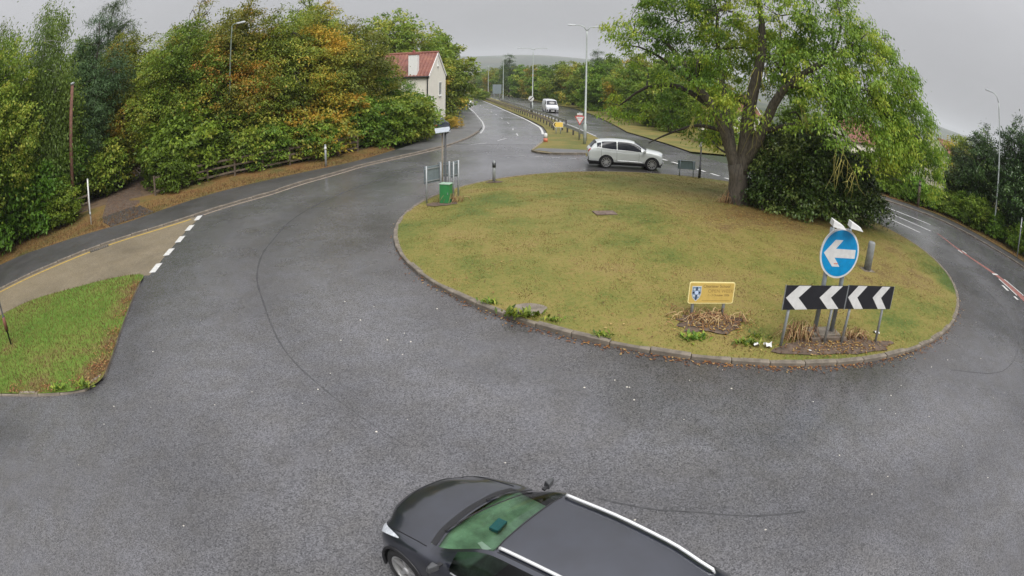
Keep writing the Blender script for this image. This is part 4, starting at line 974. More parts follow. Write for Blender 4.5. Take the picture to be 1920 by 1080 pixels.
def house(name, loc, rz, Lg, Wd, eave, ridge, label, gable_windows=True, chimney=True, wall=MT['render'], z0=-.6):
    """local: gable end on +X at x=0, house runs to -X; Y is the gable width"""
    o = empty(name, loc, rz); tag(o, label, 'house')
    y = Wd / 2
    vs = [(0, -y, z0), (0, y, z0), (-Lg, y, z0), (-Lg, -y, z0), (0, -y, eave), (0, y, eave), (-Lg, y, eave), (-Lg, -y, eave), (0, 0, ridge), (-Lg, 0, ridge)]
    fs = [(0, 1, 5, 8, 4), (2, 3, 7, 9, 6), (3, 0, 4, 7), (1, 2, 6, 5)]
    mb = MB(); mb.add(vs, fs); mb.build('wall', wall, o)
    # roof: corrugated rows of pantiles on each slope
    rf = MB(); ov = .18; n = int((Lg + .2) / .17); rows = 11
    for s_ in (-1, 1):
        k0 = len(rf.v)
        for j in range(rows + 1):
            for half in (0, 1):
                t = j / rows
                yy = s_ * (y + ov) * (1 - t); zz = eave - ov * (ridge - eave) / y + (ridge - eave + ov * (ridge - eave) / y) * t + .06
                zz += .045 if half == 0 else -.005
                if j == rows and half: continue
                for i in range(n + 1):
                    x = .08 - (Lg + .16) * i / n
                    rf.v.append((x, yy, zz + (.055 if i % 2 else -.012)))
        ns = 2 * rows + 1
        for j in range(ns - 1):
            for i in range(n):
                a = k0 + j * (n + 1) + i; f = (a, a + 1, a + n + 2, a + n + 1)
                rf.f.append(f if s_ < 0 else f[::-1])
    roof = rf.build('roof', MT['pantile'], o)
    mb = MB(); mb.tube([(.1, 0, ridge + .1), (-Lg - .1, 0, ridge + .1)], .13, 8); mb.build('ridge_tiles', MT['pantile'], roof)
    for s_ in (-1, 1):
        mb = MB(); mb.bar((.05, s_ * (y + .14), eave - .12), (.05, 0, ridge + .03), .05, .2); mb.build('bargeboard', MT['white_trim'], o)
        mb = MB(); mb.tube([(.05, s_ * (y + .2), eave - .1), (-Lg, s_ * (y + .2), eave - .1)], .07, 8); mb.build('gutter', MT['gutter'], o)
    mb = MB(); mb.tube([(-.12, -y - .18, eave - .15), (-.12, -y - .07, eave - .45), (-.12, -y - .07, -.3)], .055, 8); mb.build('downpipe', MT['gutter'], o)
    mb = MB(); mb.box((.008, 0, -.12), (.03, Wd + .02, .5)); mb.build('plinth', MT['gutter'], o)
    def window(yc, z, wv, h):
        f = MB()
        for q in (-1, 1): f.box((.012, yc + q * wv / 2, z), (.05, .07, h + .07)); f.box((.013, yc, z + q * h / 2), (.05, wv, .07))
        f.box((.015, yc, z), (.04, .04, h))
        w_ = f.build('window', MT['white_trim'], o)
        MB().box((.006, yc, z), (.012, wv, h)).build('pane', MT['pane'], w_)
        MB().box((.05, yc, z - h / 2 - .08), (.16, wv + .2, .07)).build('sill', MT['white_trim'], w_)
    if gable_windows:
        window(.9, 3.75, .9, 1.3); window(.9, 1.05, .9, 1.3); window(0, eave + 1.2, .35, .45)
    if chimney:
        c = MB().box((-1.55, -y + .28, eave + 1.0), (.85, .62, 2.1)).build('chimney', MT['white_trim'], roof)
        MB().box((-1.55, -y + .28, eave + 2.14), (.95, .72, .16)).build('chimney_cap', MT['brick'], o)
        MB().tube([(-1.55, -y + .28, eave + 2.22), (-1.55, -y + .28, eave + 2.5)], [.15, .12], 10).build('chimney_pot', MT['brick'], o)
    return o
house('house', (-7.35, 57.5, 0), R(-7.5), 9.5, 6.2, 5.15, 7.35, 'cream rendered two-storey house with red pantiled roof and white chimney')
# houses glimpsed through the leaves to the east
for loc, rz, lab in (((50, 50, -.3), R(35), 'cream house with orange tiles glimpsed right of the big ash'), ((44, 62, -1), R(20), 'pale house with red tiles glimpsed through the big ash'),
                     ((31.5, 76, -1), R(8), 'white house with red roof half hidden behind the ash trunk')):
    house('distant_house', loc, rz, 9, 7, 3.0, 5.4, lab, False, False)

# ---- lamp columns
LAMP = {}
def lamp(name, loc, h, arms, label, rz=0, r0=.10, z0=0, group=None, cm=None):
    cm = cm or MT['column']
    o = empty(name, (loc[0], loc[1], z0), rz); tag(o, label, 'lamp post', group)
    MB().tube([(0, 0, -.1), (0, 0, 1.5), (0, 0, 1.55), (0, 0, h - .5), (0, 0, h)], [r0 * 1.25, r0 * 1.2, r0 * .8, r0 * .55, r0 * .5], 12).build('column', cm, o, smooth=True)
    MB().box((0, -r0 * 1.22, .75), (r0 * 1.1, .02, .6)).build('access_door', MT['galv'], o)
    for (dx, dz) in arms:
        s_ = 1 if dx > 0 else -1
        a = MB().tube([(0, 0, h - .05), (dx * .25, 0, h + dz * .75), (dx * .6, 0, h + dz), (dx, 0, h + dz)], [.045, .04, .035, .03], 8).build('arm', cm, o, smooth=True)
        hd = MB(); hd.add([(dx - s_ * .05, -.07, h + dz - .04), (dx - s_ * .05, .07, h + dz - .04), (dx + s_ * .62, .11, h + dz - .03), (dx + s_ * .62, -.11, h + dz - .03),
                           (dx - s_ * .05, -.05, h + dz + .05), (dx - s_ * .05, .05, h + dz + .05), (dx + s_ * .55, .07, h + dz + .08), (dx + s_ * .55, -.07, h + dz + .08)],
                          [(3, 2, 1, 0), (4, 5, 6, 7), (0, 1, 5, 4), (1, 2, 6, 5), (2, 3, 7, 6), (3, 0, 4, 7)])
        l_ = hd.build('lantern', MT['galv'], o, bevel=.015)
        MB().box((dx + s_ * .3, 0, h + dz - .045), (.45, .14, .02)).build('lens', MT['sign_white'], l_)
    return o
lamp('lamp_post', (5.25, 44.7), 8.85, ((-.85, .4), (.9, .35)), 'double-armed grey lamp column on the splitter island by the give way sign', z0=.1)
lamp('lamp_post', (2.65, 91), 10.0, ((-1.75, .2), (1.6, .25)), 'double-armed lamp column with wide arms on the central reservation', z0=tz(0, 91))
lamp('lamp_post', (-2.9, 150), 11.3, ((-1.2, .2), (1.2, .2)), 'distant double-armed lamp column on the central reservation', z0=tz(0, 150), group='distant lamp columns')
lamp('lamp_post', (-8.6, 196), 10.8, ((-1.2, .2), (1.2, .2)), 'distant double-armed lamp column on the central reservation', z0=tz(0, 196), group='distant lamp columns')
lamp('lamp_post', (-18.0, 34.3), 9.9, ((.35, .12),), 'grey lamp column against the fence of the wood', rz=R(20), z0=.2, r0=.08, cm=mat('dull_column', (.15, .18, .15), .6, var=.2))
lamp('lamp_post', (32.6, 25.6), 9.7, ((-.75, .55),), 'single-armed pale lamp column beside the evergreens', rz=R(-40), z0=.12)
# ---- plain posts
def post(name, loc, h, r, m, label, cat='post', tilt=(0, 0), collar=None):
    o = empty(name, loc); o.rotation_euler = (tilt[0], tilt[1], 0); tag(o, label, cat)
    MB().tube([(0, 0, -.15), (0, 0, h * .5), (0, 0, h)], [r, r * .97, r * .94], 12).build('shaft', m, o, smooth=True)
    MB().tube([(0, 0, h), (0, 0, h + .03)], [r * 1.12, r * .7], 12).build('cap', MT['galv'], o, smooth=True)
    if collar: MB().tube([(0, 0, collar[0]), (0, 0, collar[1])], r * 1.18, 12).build('band', collar[2], o, smooth=True)
    return o
post('timber_pole', (-25.75, 24.8, .1), 8.5, .14, MT['pole_wood'], 'tall brown timber pole rising among the birches', 'pole', collar=(8.4, 8.55, MT['galv']))
post('marker_post', (-22.5, 23.2, .12), 2.55, .055, MT['sign_white'], 'slim pale post on the verge beside the dirt track', collar=(.5, .7, MT['galv']))
post('short_post', (-11.35, 34.6, .12), 1.35, .07, MT['galv'], 'short grey post on the leafy verge near the fence', collar=(1.05, 1.2, MT['sign_white']))
post('marker_post', (31.15, 21.2, .1), 2.6, .055, MT['galv'], 'pale short post on the footpath under the evergreens', collar=(1.9, 2.1, MT['sign_white']))
post('gate_post', (27.9, 31.4, .1), 1.9, .12, MT['wood'], 'weathered timber post at the hedge across the road', collar=(1.55, 1.65, MT['dark_metal']))
post('marker_bollard', (-.95, 28.95, .18), .95, .075, MT['galv'], 'small grey marker bollard with dark top at the lawn edge', 'bollard', collar=(.66, .9, MT['dark_metal']))
# stout grey stub post behind the blue sign
o = empty('stub_post', (12.4, 16.6, .25)); o.rotation_euler = (0, R(2), 0); tag(o, 'stout grey stub post standing behind the blue arrow sign', 'post')
MB().tube([(0, 0, -.1), (0, 0, 1.0), (0, 0, 1.06)], [.16, .15, .12], 14).build('shaft', mat('grey_concrete_post', (.20, .21, .21), .7, var=.3), o, smooth=True)
MB().box((0, 0, .01), (.55, .5, .06)).build('footing', MT['kerb'], o)

# ---- fences
def fence(name, line, h, nrail, label):
    pts = resample(line, 1.9); o = empty(name, (0, 0, 0)); tag(o, label, 'fence')
    for p in pts:
        MB().box((0, 0, h / 2), (.10, .10, h + .1)).build('post', MT['wood'], o, loc=(p[0], p[1], .28), rot=(rnd.uniform(-.03, .03), rnd.uniform(-.03, .03), rnd.uniform(-.1, .1)))
    for a, c in zip(pts, pts[1:]):
        for k in range(nrail):
            z = .28 + .28 + k * (h - .34) / (nrail - 1)
            MB().bar((a[0], a[1], z + rnd.uniform(-.03, .03)), (c[0], c[1], z + rnd.uniform(-.03, .03)), .035, .11).build('rail', MT['wood'], o)
fence('timber_fence', [(-20.6, 28.2), (-17.3, 32.1), (-14.5, 34.1), (-11.8, 37.0), (-9.9, 40.6)], 1.15, 3, 'weathered timber rail fence below the orange maples')
fence('timber_fence', [(-34.2, 13.6), (-31.3, 18.1), (-26.9, 23.1), (-24.2, 26.0)], 1.15, 3, 'weathered timber rail fence between the buff road and the birches')

# ---- guard rails on the reservation
def guardrail(name, line, label, label_post=MT['galv'], h=.6, zf=tz, step=2.4, m=MT['galv']):
    o = empty(name); tag(o, label, 'guard rail'); pts = resample(line, step)
    for p in pts:
        MB().box((0, 0, h / 2 + .05), (.14, .16, h + .2)).build('post', mat_post, o, loc=(p[0], p[1], zf(*p) + .05))
    for a, c in zip(pts, pts[1:]):
        za, zc = zf(*a) + .09 + h, zf(*c) + .09 + h
        d = Vector((c[0] - a[0], c[1] - a[1])).normalized(); n_ = Vector((-d.y, d.x)) * .1
        mb = MB()
        for q, (off_, dz_) in enumerate(((0, .15), (.04, .10), (0, .05), (0, -.05), (.04, -.10), (0, -.15))):
            mb.v.append((a[0] + n_.x * (1 + off_ * 6), a[1] + n_.y * (1 + off_ * 6), za + dz_)); mb.v.append((c[0] + n_.x * (1 + off_ * 6), c[1] + n_.y * (1 + off_ * 6), zc + dz_))
        mb.f = [(2 * i, 2 * i + 1, 2 * i + 3, 2 * i + 2) for i in range(5)]
        mb.build('rail', m, o)
mat_post = mat('rail_post', (.06, .055, .05), .6, metal=.2)
rust = mat('weathered_rail', (.30, .25, .19), .6, metal=.2, var=.3)
guardrail('guard_rail', [(x + .75, y) for x, y in interp_line(LR, np.arange(56, 190, 4.0))], 'weathered guard rail along the northbound side of the reservation', m=rust)
guardrail('guard_rail', [(x - .6, y) for x, y in interp_line(RL, np.arange(62, 150, 4.0))], 'pale guard rail along the southbound side of the reservation')
guardrail('guard_rail', [(5.55, 46.6), (5.2, 50), (4.7, 54), (4.2, 58.5)], 'short bright guard rail ending at the give way sign')

# ---- traffic signs
def disc_poly(r, n=40, cx=0, cz=0): return [(cx + r * math.cos(2 * math.pi * i / n), cz + r * math.sin(2 * math.pi * i / n)) for i in range(n)]
def posts_of(o, xs, ztop, r=.045, y=.06, m=None, zb=-.15):
    for x in xs: MB().tube([(x, y, zb), (x, y, ztop)], r, 12).build('post', m or MT['galv'], o, smooth=True)
# blue keep-left arrow
o = empty('direction_sign', (7.74, 11.72, .13)); tag(o, 'round blue sign with white left arrow on two grey posts', 'sign')
pm = mat('grey_sign_post', (.27, .30, .32), .5, metal=.3)
posts_of(o, (-.29, .27), 2.75, .062, .11, pm)
cz = 2.16
MB().panel(disc_poly(.625, 48, 0, cz), 0, .03).build('border', MT['sign_white'], o)
MB().panel(disc_poly(.575, 48, 0, cz), -.004, .001).build('face', MT['sign_blue'], o)
ar = [(-.52, 0), (-.20, .33), (.04, .33), (-.16, .11), (.50, .11), (.50, -.11), (-.16, -.11), (.04, -.33), (-.20, -.33)]
MB().panel([(x, cz + z) for x, z in ar][::-1], -.008, -.003).build('arrow', MT['sign_white'], o)
MB().panel([(-.16, cz - .27), (-.16, cz - .24), (-.03, cz - .24), (-.03, cz - .27)], -.0095, -.0075).build('sticker', mat('faded_sticker', (.55, .25, .2), .5), o)
for x in (-.29, .27):   # sign lanterns on short arms
    a = MB().tube([(x, .11, 2.7), (x, .11, 2.86), (x, -.14, 2.93)], .025, 8).build('lamp_arm', pm, o, smooth=True)
    lm = MB(); lm.add([(x - .24, -.30, 2.86), (x + .20, -.30, 2.80), (x + .20, -.10, 2.84), (x - .24, -.10, 2.90), (x - .22, -.28, 3.02), (x + .10, -.28, 2.90), (x + .10, -.12, 2.92), (x - .22, -.12, 3.05)],
                      [(3, 2, 1, 0), (4, 5, 6, 7), (0, 1, 5, 4), (1, 2, 6, 5), (2, 3, 7, 6), (3, 0, 4, 7)]); lm.build('sign_lamp', MT['sign_white'], o, bevel=.012)
MB().box((-.02, .11, .05), (.95, .5, .10)).build('base_plate', MT['kerb'], o)
# timber blocks lying at its foot
for i, (x, y, rz) in enumerate(((7.45, 11.45, .1), (7.95, 11.42, -.08))):
    q = MB().box((0, 0, .05), (.62, .12, .09)).build('timber_block', MT['wood'], loc=(x, y, .15 + .01 * i), rot=(0, 0, rz), bevel=.008)
    tag(q, ('weathered timber block lying under the left half of the chevron boards', 'weathered timber block lying under the middle of the chevron boards')[i], 'timber')
# chevron boards
def chevron(loc, rz, Wd, h, zb, posts, label, tilt=0):
    o = empty('chevron_board', loc, rz); tag(o, label, 'sign')
    b_ = MB().panel([(0, zb), (Wd, zb), (Wd, zb + h), (0, zb + h)], 0, .025).build('board', MT['sign_black'], o)
    for k in (0, 1):
        x = .02 * Wd + k * .525 * Wd; t = .19 * Wd; e = .17 * Wd; z0, z1, z2 = zb + .004, zb + h / 2, zb + h - .004
        p = [(x, z1), (x + e, z0), (x + e + t, z0), (x + t, z1), (x + e + t, z2), (x + e, z2)]
        MB().panel(p, -.004, .001).build('chevron', MT['sign_white'], o)
    MB().panel([(-.012, zb - .012), (-.001, zb - .012), (-.001, zb + h + .012), (-.012, zb + h + .012)], -.003, .03).build('edge_trim', MT['galv'], o)
    MB().panel([(Wd + .001, zb - .012), (Wd + .012, zb - .012), (Wd + .012, zb + h + .012), (Wd + .001, zb + h + .012)], -.003, .03).build('edge_trim', MT['galv'], o)
    for (x, lean) in posts:
        MB().tube([(x + lean, .06, -.15), (x, .06, zb + h - .05)], .038, 10).build('post', MT['galv'], o, smooth=True)
chevron((6.02, 11.22, .13), R(1.5), 1.86, .58, .93, ((.22, -.04), (1.52, -.02)), 'black and white chevron board nearest the yellow school sign')
chevron((7.91, 11.26, .13), R(-1.0), 1.62, .60, .93, ((.22, -.05), (1.36, .05)), 'black and white chevron board joined to the other, away from the school sign')
# yellow school notice
o = empty('school_sign', (4.19, 12.86, .15), R(1)); tag(o, 'small yellow school open week sign with shield on two short posts', 'sign')
def rrect(x0, z0, x1, z1, r, n=4):
    out = []
    for cx_, cz_, a0 in ((x1 - r, z0 + r, -90), (x1 - r, z1 - r, 0), (x0 + r, z1 - r, 90), (x0 + r, z0 + r, 180)):
        for i in range(n + 1):
            a = R(a0 + 90 * i / n); out.append((cx_ + r * math.cos(a), cz_ + r * math.sin(a)))
    return out
MB().panel(rrect(0, .37, 1.22, .92, .05), 0, .02).build('border', mat('pale_yellow', (.85, .74, .36), .45, var=.05), o)
MB().panel(rrect(.022, .392, 1.198, .898, .035), -.003, .001).build('face', MT['school_yellow'], o)
posts_of(o, (.16, 1.0), .86, .042, .065)
inkd = MT['school_ink']
text_mesh('school_name', 'Chorister School', .105, inkd, o, (.36, -.0045, .785), xs=1.0)
text_mesh('open_week', 'OPEN WEEK', .125, mat('school_ink_brown', (.36, .24, .07), .6, var=.1), o, (.50, -.0045, .655), xs=1.0)
text_mesh('dates', '1 - 3 October 2026', .075, inkd, o, (.50, -.0045, .565), xs=1.0)
MB().panel([(.36, .445), (.36, .452), (1.12, .452), (1.12, .445)], -.005, -.002).build('text_rule', inkd, o)
sh = [(.09, .80), (.09, .62), (.12, .53), (.20, .45), (.28, .53), (.31, .62), (.31, .80)]
def grow(p, k, cx_=.2, cz_=.64): return [(cx_ + (x - cx_) * k, cz_ + (z - cz_) * k) for x, z in p]
MB().panel(grow(sh, 1.12)[::-1][::-1], -.006, -.002).build('shield_edge', MT['sign_white'], o)
MB().panel(sh, -.009, -.005).build('shield', mat('shield_blue', (.20, .30, .42), .5, var=.2), o)
ik = mat('shield_dark', (.02, .03, .07), .5)
MB().panel([(.095, .635), (.305, .635), (.305, .675), (.095, .675)], -.012, -.008).build('shield_cross', ik, o)
MB().panel([(.182, .475), (.218, .475), (.218, .798), (.182, .798)], -.0135, -.0095).build('shield_cross', ik, o)
MB().panel(disc_poly(.05, 16, .2, .655), -.016, -.012).build('shield_boss', mat('shield_pale', (.5, .6, .8), .5), o)
for sx, sz_ in ((.138, .735), (.262, .735), (.14, .575), (.26, .575)):
    MB().panel(disc_poly(.028, 10, sx, sz_), -.012, -.008).build('shield_charge', mat('shield_silver', (.55, .6, .66), .5), o)

# give way triangle on the splitter island
o = empty('give_way_sign', (5.08, 46.9, .1), R(4)); tag(o, 'red bordered give way triangle with white plate above on grey post', 'sign')
posts_of(o, (0,), 2.25, .05, .06)
MB().panel([(-.40, 1.95), (0, 1.22), (.40, 1.95)], 0, .02).build('border', MT['sign_red'], o)
MB().panel([(-.31, 1.90), (0, 1.33), (.31, 1.90)], -.004, .001).build('face', MT['sign_white'], o)
text_mesh('lettering', 'GIVE WAY', .085, MT['sign_black'], o, (0, -.006, 1.74), align='CENTER')
MB().panel([(-.22, 2.03), (.22, 2.03), (.22, 2.19), (-.22, 2.19)], 0, .02).build('plate', MT['sign_white'], o)
MB().panel([(-.22, 1.975), (.22, 1.975), (.22, 2.022), (-.22, 2.022)], .001, .02).build('plate_foot', MT['sign_red'], o)
# yellow direction arrow plate
o = empty('diversion_sign', (3.75, 52, tz(0, 52)), R(5)); tag(o, 'yellow pointed direction plate with black arrow on the reservation', 'sign')
posts_of(o, (-.15, .25), .98, .04, .05)
zb = .66
MB().panel([(-.46, zb + .25), (-.28, zb), (.46, zb), (.46, zb + .5), (-.28, zb + .5)], 0, .02).build('border', MT['sign_white'], o)
MB().panel([(-.42, zb + .25), (-.26, zb + .035), (.43, zb + .035), (.43, zb + .465), (-.26, zb + .465)], -.004, .001).build('face', MT['sign_yellow'], o)
MB().panel([(-.38, zb + .25), (-.27, zb + .09), (-.19, zb + .09), (-.29, zb + .25), (-.19, zb + .41), (-.27, zb + .41)], -.007, -.003).build('arrow', MT['sign_black'], o)
# red and white marker at the kerb
o = empty('kerb_marker', (2.35, 45.2, .1)); tag(o, 'stubby red and white marker at the corner of the splitter island', 'bollard')
MB().tube([(0, 0, 0), (0, 0, .28)], [.17, .15], 14).build('lower_band', mat('marker_red', (.55, .16, .09), .5), o, smooth=True)
MB().tube([(0, 0, .281), (0, 0, .62), (0, 0, .66)], [.15, .13, .08], 14).build('upper_band', MT['sign_white'], o, smooth=True)
# end-of-limit disc on the second lamp column
o = empty('speed_disc', (2.45, 90.7, tz(0, 91)), R(8)); tag(o, 'white disc with black bar on dark post before the second lamp column', 'sign')
posts_of(o, (0,), 2.2, .09, .08, MT['dark_metal'])
MB().panel(disc_poly(.42, 24, 0, 2.25), 0, .02).build('face', MT['sign_white'], o)
MB().panel([(-.31, 2.02), (-.22, 1.94), (.31, 2.48), (.22, 2.56)], -.004, .001).build('bar', MT['sign_black'], o)
# far sign backs
o = empty('far_sign', (-4.4, 150, tz(0, 150)), R(6)); tag(o, 'grey rectangular sign back beside the far carriageway', 'sign')
posts_of(o, (-.7, .7), 3.4, .07, .08); MB().panel([(-1.1, 2.0), (1.1, 2.0), (1.1, 4.4), (-1.1, 4.4)], 0, .05).build('panel', MT['grey_back'], o)

# grey sign seen from behind on the far lawn edge
o = empty('name_board', (9.75, 32.6, .12), R(-2)); tag(o, 'low grey sign board on two posts at the far lawn edge', 'sign')
posts_of(o, (-.40, .42), .92, .03, -.04, MT['grey_back'])
MB().panel([(-.52, .42), (.52, .42), (.52, .92), (-.52, .92)], 0, .03).build('panel', mat('board_blue_grey', (.16, .22, .25), .5, var=.15), o)
for z in (.44, .90): MB().box((0, -.02, z), (1.08, .03, .03)).build('rail', MT['grey_back'], o)
# dark post with white head
o = empty('post_lamp', (10.55, 32.5, .12)); tag(o, 'slim black post with white head at the far lawn edge', 'post')
MB().tube([(0, 0, -.1), (0, 0, .6), (0, 0, .62), (0, 0, 2.3)], [.085, .08, .05, .045], 12).build('shaft', MT['dark_metal'], o, smooth=True)
MB().box((-.06, -.05, 1.95), (.16, .10, .30)).build('head', MT['sign_white'], o, bevel=.02)
MB().tube([(0, 0, 2.3), (0, 0, 2.52)], [.09, .03], 12).build('cap', MT['dark_metal'], o, smooth=True)

# cluster at the west edge of the lawn: sign backs, green cabinet, solar mast
def back_board(loc, rz, Wd, z0, z1, label, npost=2):
    o = empty('sign_board', loc, rz); tag(o, label, 'sign')
    xs = (-Wd / 2 + .06, Wd / 2 - .06)
    posts_of(o, xs, z1 + .04, .038, -.06, MT['galv'])
    MB().panel([(-Wd / 2, z0), (Wd / 2, z0), (Wd / 2, z1), (-Wd / 2, z1)], 0, .03).build('panel', MT['grey_back'], o)
    for z in (z0 + .1, z1 - .1): MB().box((0, -.02, z), (Wd, .03, .035)).build('channel', MT['galv'], o)
back_board((-3.36, 24.75, .1), R(50), .98, .82, 1.55, 'grey sign back angled towards the road left of the green cabinet')
back_board((-2.92, 25.15, .1), R(20), .5, 1.0, 1.62, 'narrow grey sign back standing behind the green cabinet')
back_board((-2.5, 25.3, .1), R(62), .5, .95, 1.62, 'narrow grey sign back standing right of the green cabinet')
o = empty('green_cabinet', (-2.76, 24.25, .1), R(-18)); tag(o, 'dark green metal roadside cabinet with pale lid', 'cabinet')
MB().box((0, 0, .42), (.44, .34, .86)).build('body', MT['green_box'], o, bevel=.012)
MB().box((0, 0, .872), (.48, .38, .035)).build('lid', mat('pale_green_lid', (.30, .42, .33), .45), o, bevel=.006)
MB().box((.02, -.173, .42), (.38, .012, .76)).build('door', MT['green_box'], o, bevel=.004)
MB().box((.16, -.185, .48), (.025, .02, .09)).build('handle', MT['galv'], o)
o = empty('solar_mast', (-2.82, 24.62, .1)); tag(o, 'dark mast topped by a pale solar panel behind the green cabinet', 'mast')
MB().tube([(0, 0, -.1), (0, 0, .6), (0, 0, .62), (0, 0, 3.05)], [.06, .055, .04, .04], 10).build('shaft', MT['dark_metal'], o, smooth=True)
MB().tube([(-.14, .12, -.1), (-.14, .12, 2.95)], .032, 10).build('stay', mat('brown_stay', (.25, .21, .16), .6), o, smooth=True)
MB().box((-.12, 0, 3.08), (.62, .40, .03), rot=Euler((R(24), R(-6), R(12))).to_matrix()).build('panel', mat('pale_panel', (.33, .36, .40), .25, var=.15), o, bevel=.004)
MB().tube([(-.03, 0, 2.9), (.12, -.05, 2.98), (.22, -.1, 3.12)], .02, 8).build('bracket', MT['dark_metal'], o)

# road sign leaning at the left island
o = empty('side_sign', (-15.3, 9.45, .08)); o.rotation_euler = (R(2), R(-3), 0); tag(o, 'leaning dark post with white plate beside the buff road', 'sign')
MB().tube([(0, 0, -.1), (0, 0, .45), (0, 0, .46), (0, 0, .95), (0, 0, .96), (0, 0, 2.65)], [.04, .04, .075, .075, .036, .036], 10).build('post', MT['dark_metal'], o, smooth=True)
MB().tube([(0, 0, .5), (0, 0, .93)], .079, 10).build('rusty_sleeve', mat('rusty_sleeve', (.16, .06, .04), .7), o, smooth=True)
M_ = Matrix.Rotation(R(55), 4, 'Z')
pl = MB().panel([(-.42, 1.3), (.12, 1.3), (.16, 1.42), (.12, 1.72), (-.42, 1.72)], -.06, -.045).build('plate', MT['sign_white'], o); pl.rotation_euler = (0, 0, R(-40))
pl = MB().panel([(-.40, 1.78), (.05, 1.78), (.05, 2.0), (-.40, 2.0)], -.06, -.045).build('plate', MT['sign_black'], o); pl.rotation_euler = (0, 0, R(-40))
pl = MB().panel([(-.3, 2.15), (.06, 2.15), (.06, 2.55), (-.3, 2.55)], -.06, -.045).build('plate', MT['sign_yellow'], o); pl.rotation_euler = (0, 0, R(-40))

# ---- covers in the lawn and road gully
o = MB().prism([(.42 * math.cos(a) * (1 + .1 * math.sin(3 * a)), .36 * math.sin(a)) for a in np.linspace(0, 2 * math.pi, 18)[:-1]], 0, .02).build('access_cover', MT['kerb'], loc=(.42, 13.35, isl_z(.42, 13.35) + .008))
tag(o, 'round weathered concrete cover in the lawn by the kerb', 'cover')
o = MB().box((0, 0, .01), (.85, .55, .03)).build('lawn_cover', mat('rusty_cover', (.14, .10, .08), .8, var=.4), loc=(3.45, 22.0, isl_z(3.45, 22) + .01), rot=(0, 0, .2)); tag(o, 'dark rectangular cover sunk in the middle of the lawn', 'cover')
o = empty('road_gully', (-18.15, 19.1, .006), R(48)); tag(o, 'dark road gully grating on the yellow line', 'drain')
MB().box((0, 0, .004), (1.1, .38, .01)).build('frame', MT['dark_metal'], o)
for i in range(9): MB().box((-.44 + i * .11, 0, .012), (.05, .30, .008)).build('bar', MT['kerb'], o)

# ---- weeds, dead plants, litter
def dead_plant(loc, n, spread, h, label, seed, upright=.4):
    q = np.random.default_rng(seed); o = empty('dead_plant', loc); tag(o, label, 'plant')
    for k in range(3):
        mb = MB()
        for i in range(n // 3):
            p = np.array([q.normal(0, spread * .5), q.normal(0, spread * .22), 0.]); a = q.uniform(0, 6.28); ln = h * q.uniform(.6, 1.4)
            d = np.array([math.cos(a), math.sin(a) * .6, 0]) * ln
            mb.tube([tuple(p), tuple(p + d * .3 + [0, 0, ln * (.35 + upright * q.random())]), tuple(p + d * .75 + [0, 0, ln * (.3 + upright * .6 * q.random())]), tuple(p + d * 1.15 + [0, 0, .02])], [.011, .010, .008, .004], 5)
        stuff(mb.build('stems', (TWIG2, TWIG3, TWIG4)[k], o, smooth=True))
TWIG2 = mat('straw_stem', (.36, .22, .10), .8, var=.3); TWIG3 = mat('brown_stem', (.24, .12, .06), .8, var=.3); TWIG4 = mat('pale_stem', (.44, .32, .16), .8, var=.3)
dead_plant((4.85, 12.7, .15), 130, .8, .30, 'tangle of dead brown stems under the yellow school sign', 1)
dead_plant((6.85, 11.6, .15), 60, .4, .40, 'dead straw tuft under the chevron board nearest the school sign', 2, .8)
dead_plant((8.6, 11.55, .15), 45, .4, .28, 'dead straw tuft behind the chevron board away from the school sign', 3, .6)
dead_plant((-2.45, 24.3, .12), 30, .3, .35, 'dead stems standing beside the green cabinet', 4, .9)
dead_plant((9.55, 25.0, .35), 40, .3, .4, 'dead brown stems at the foot of the big ash', 5, .9)
def weed(loc, n, h, label, seed, kind='green', grp='weeds along the roundabout kerb'):
    q = np.random.default_rng(seed); V = []; T = []
    for i in range(n):
        a = q.uniform(0, 6.28); p = np.array([q.normal(0, h * .8), q.normal(0, h * .35), 0]); d = np.array([math.cos(a), math.sin(a), q.uniform(.4, 1.6)]); d /= np.linalg.norm(d)
        ln = h * q.uniform(.6, 1.2); s = np.cross(d, [0, 0, 1]); s /= np.linalg.norm(s) + 1e-6; wv = ln * .16
        V.append([p, p + d * ln * .5 + s * wv, p + d * ln - [0, 0, ln * .15], p + d * ln * .5 - s * wv]); T.append(q.random())
    V = np.array(V); o = empty('weed', loc); stuff(link('leaves', np_mesh('leaves', V.reshape(-1, 3), np.arange(n * 4).reshape(-1, 4), 4, MLEAF[kind], {'tint': np.array(T)}), o))
    return tag(o, label, 'weed', grp)
def kp(a, k=1.0): return (CX + RA * k * math.cos(a), CY + RB * k * math.sin(a))
for i, (x, y, h, n, lab) in enumerate(((.25, 13.0, .26, 90, 'leafy green weed at the kerb beside the round concrete cover'), (-.55, 13.75, .16, 50, 'small green weed on the kerb left of the round concrete cover'),
        (.95, 12.75, .14, 40, 'small yellowish weed on the kerb right of the round concrete cover'), (2.0, 11.95, .16, 40, 'grassy weed growing over the kerb short of the school sign'), (4.1, 11.75, .2, 90, 'green weed in the soil before the school sign'),
        (5.4, 11.45, .2, 80, 'green weed between the school sign and the chevron boards'), (5.75, 11.75, .18, 60, 'low green tuft left of the chevron boards'), (-9.7, 8.25, .2, 60, 'yellowish weed on the corner kerb of the west grass island'), (-10.6, 7.85, .18, 60, 'green weed along the near kerb of the west grass island'))):
    weed((x, y, .11), n, h, lab, 100 + i)
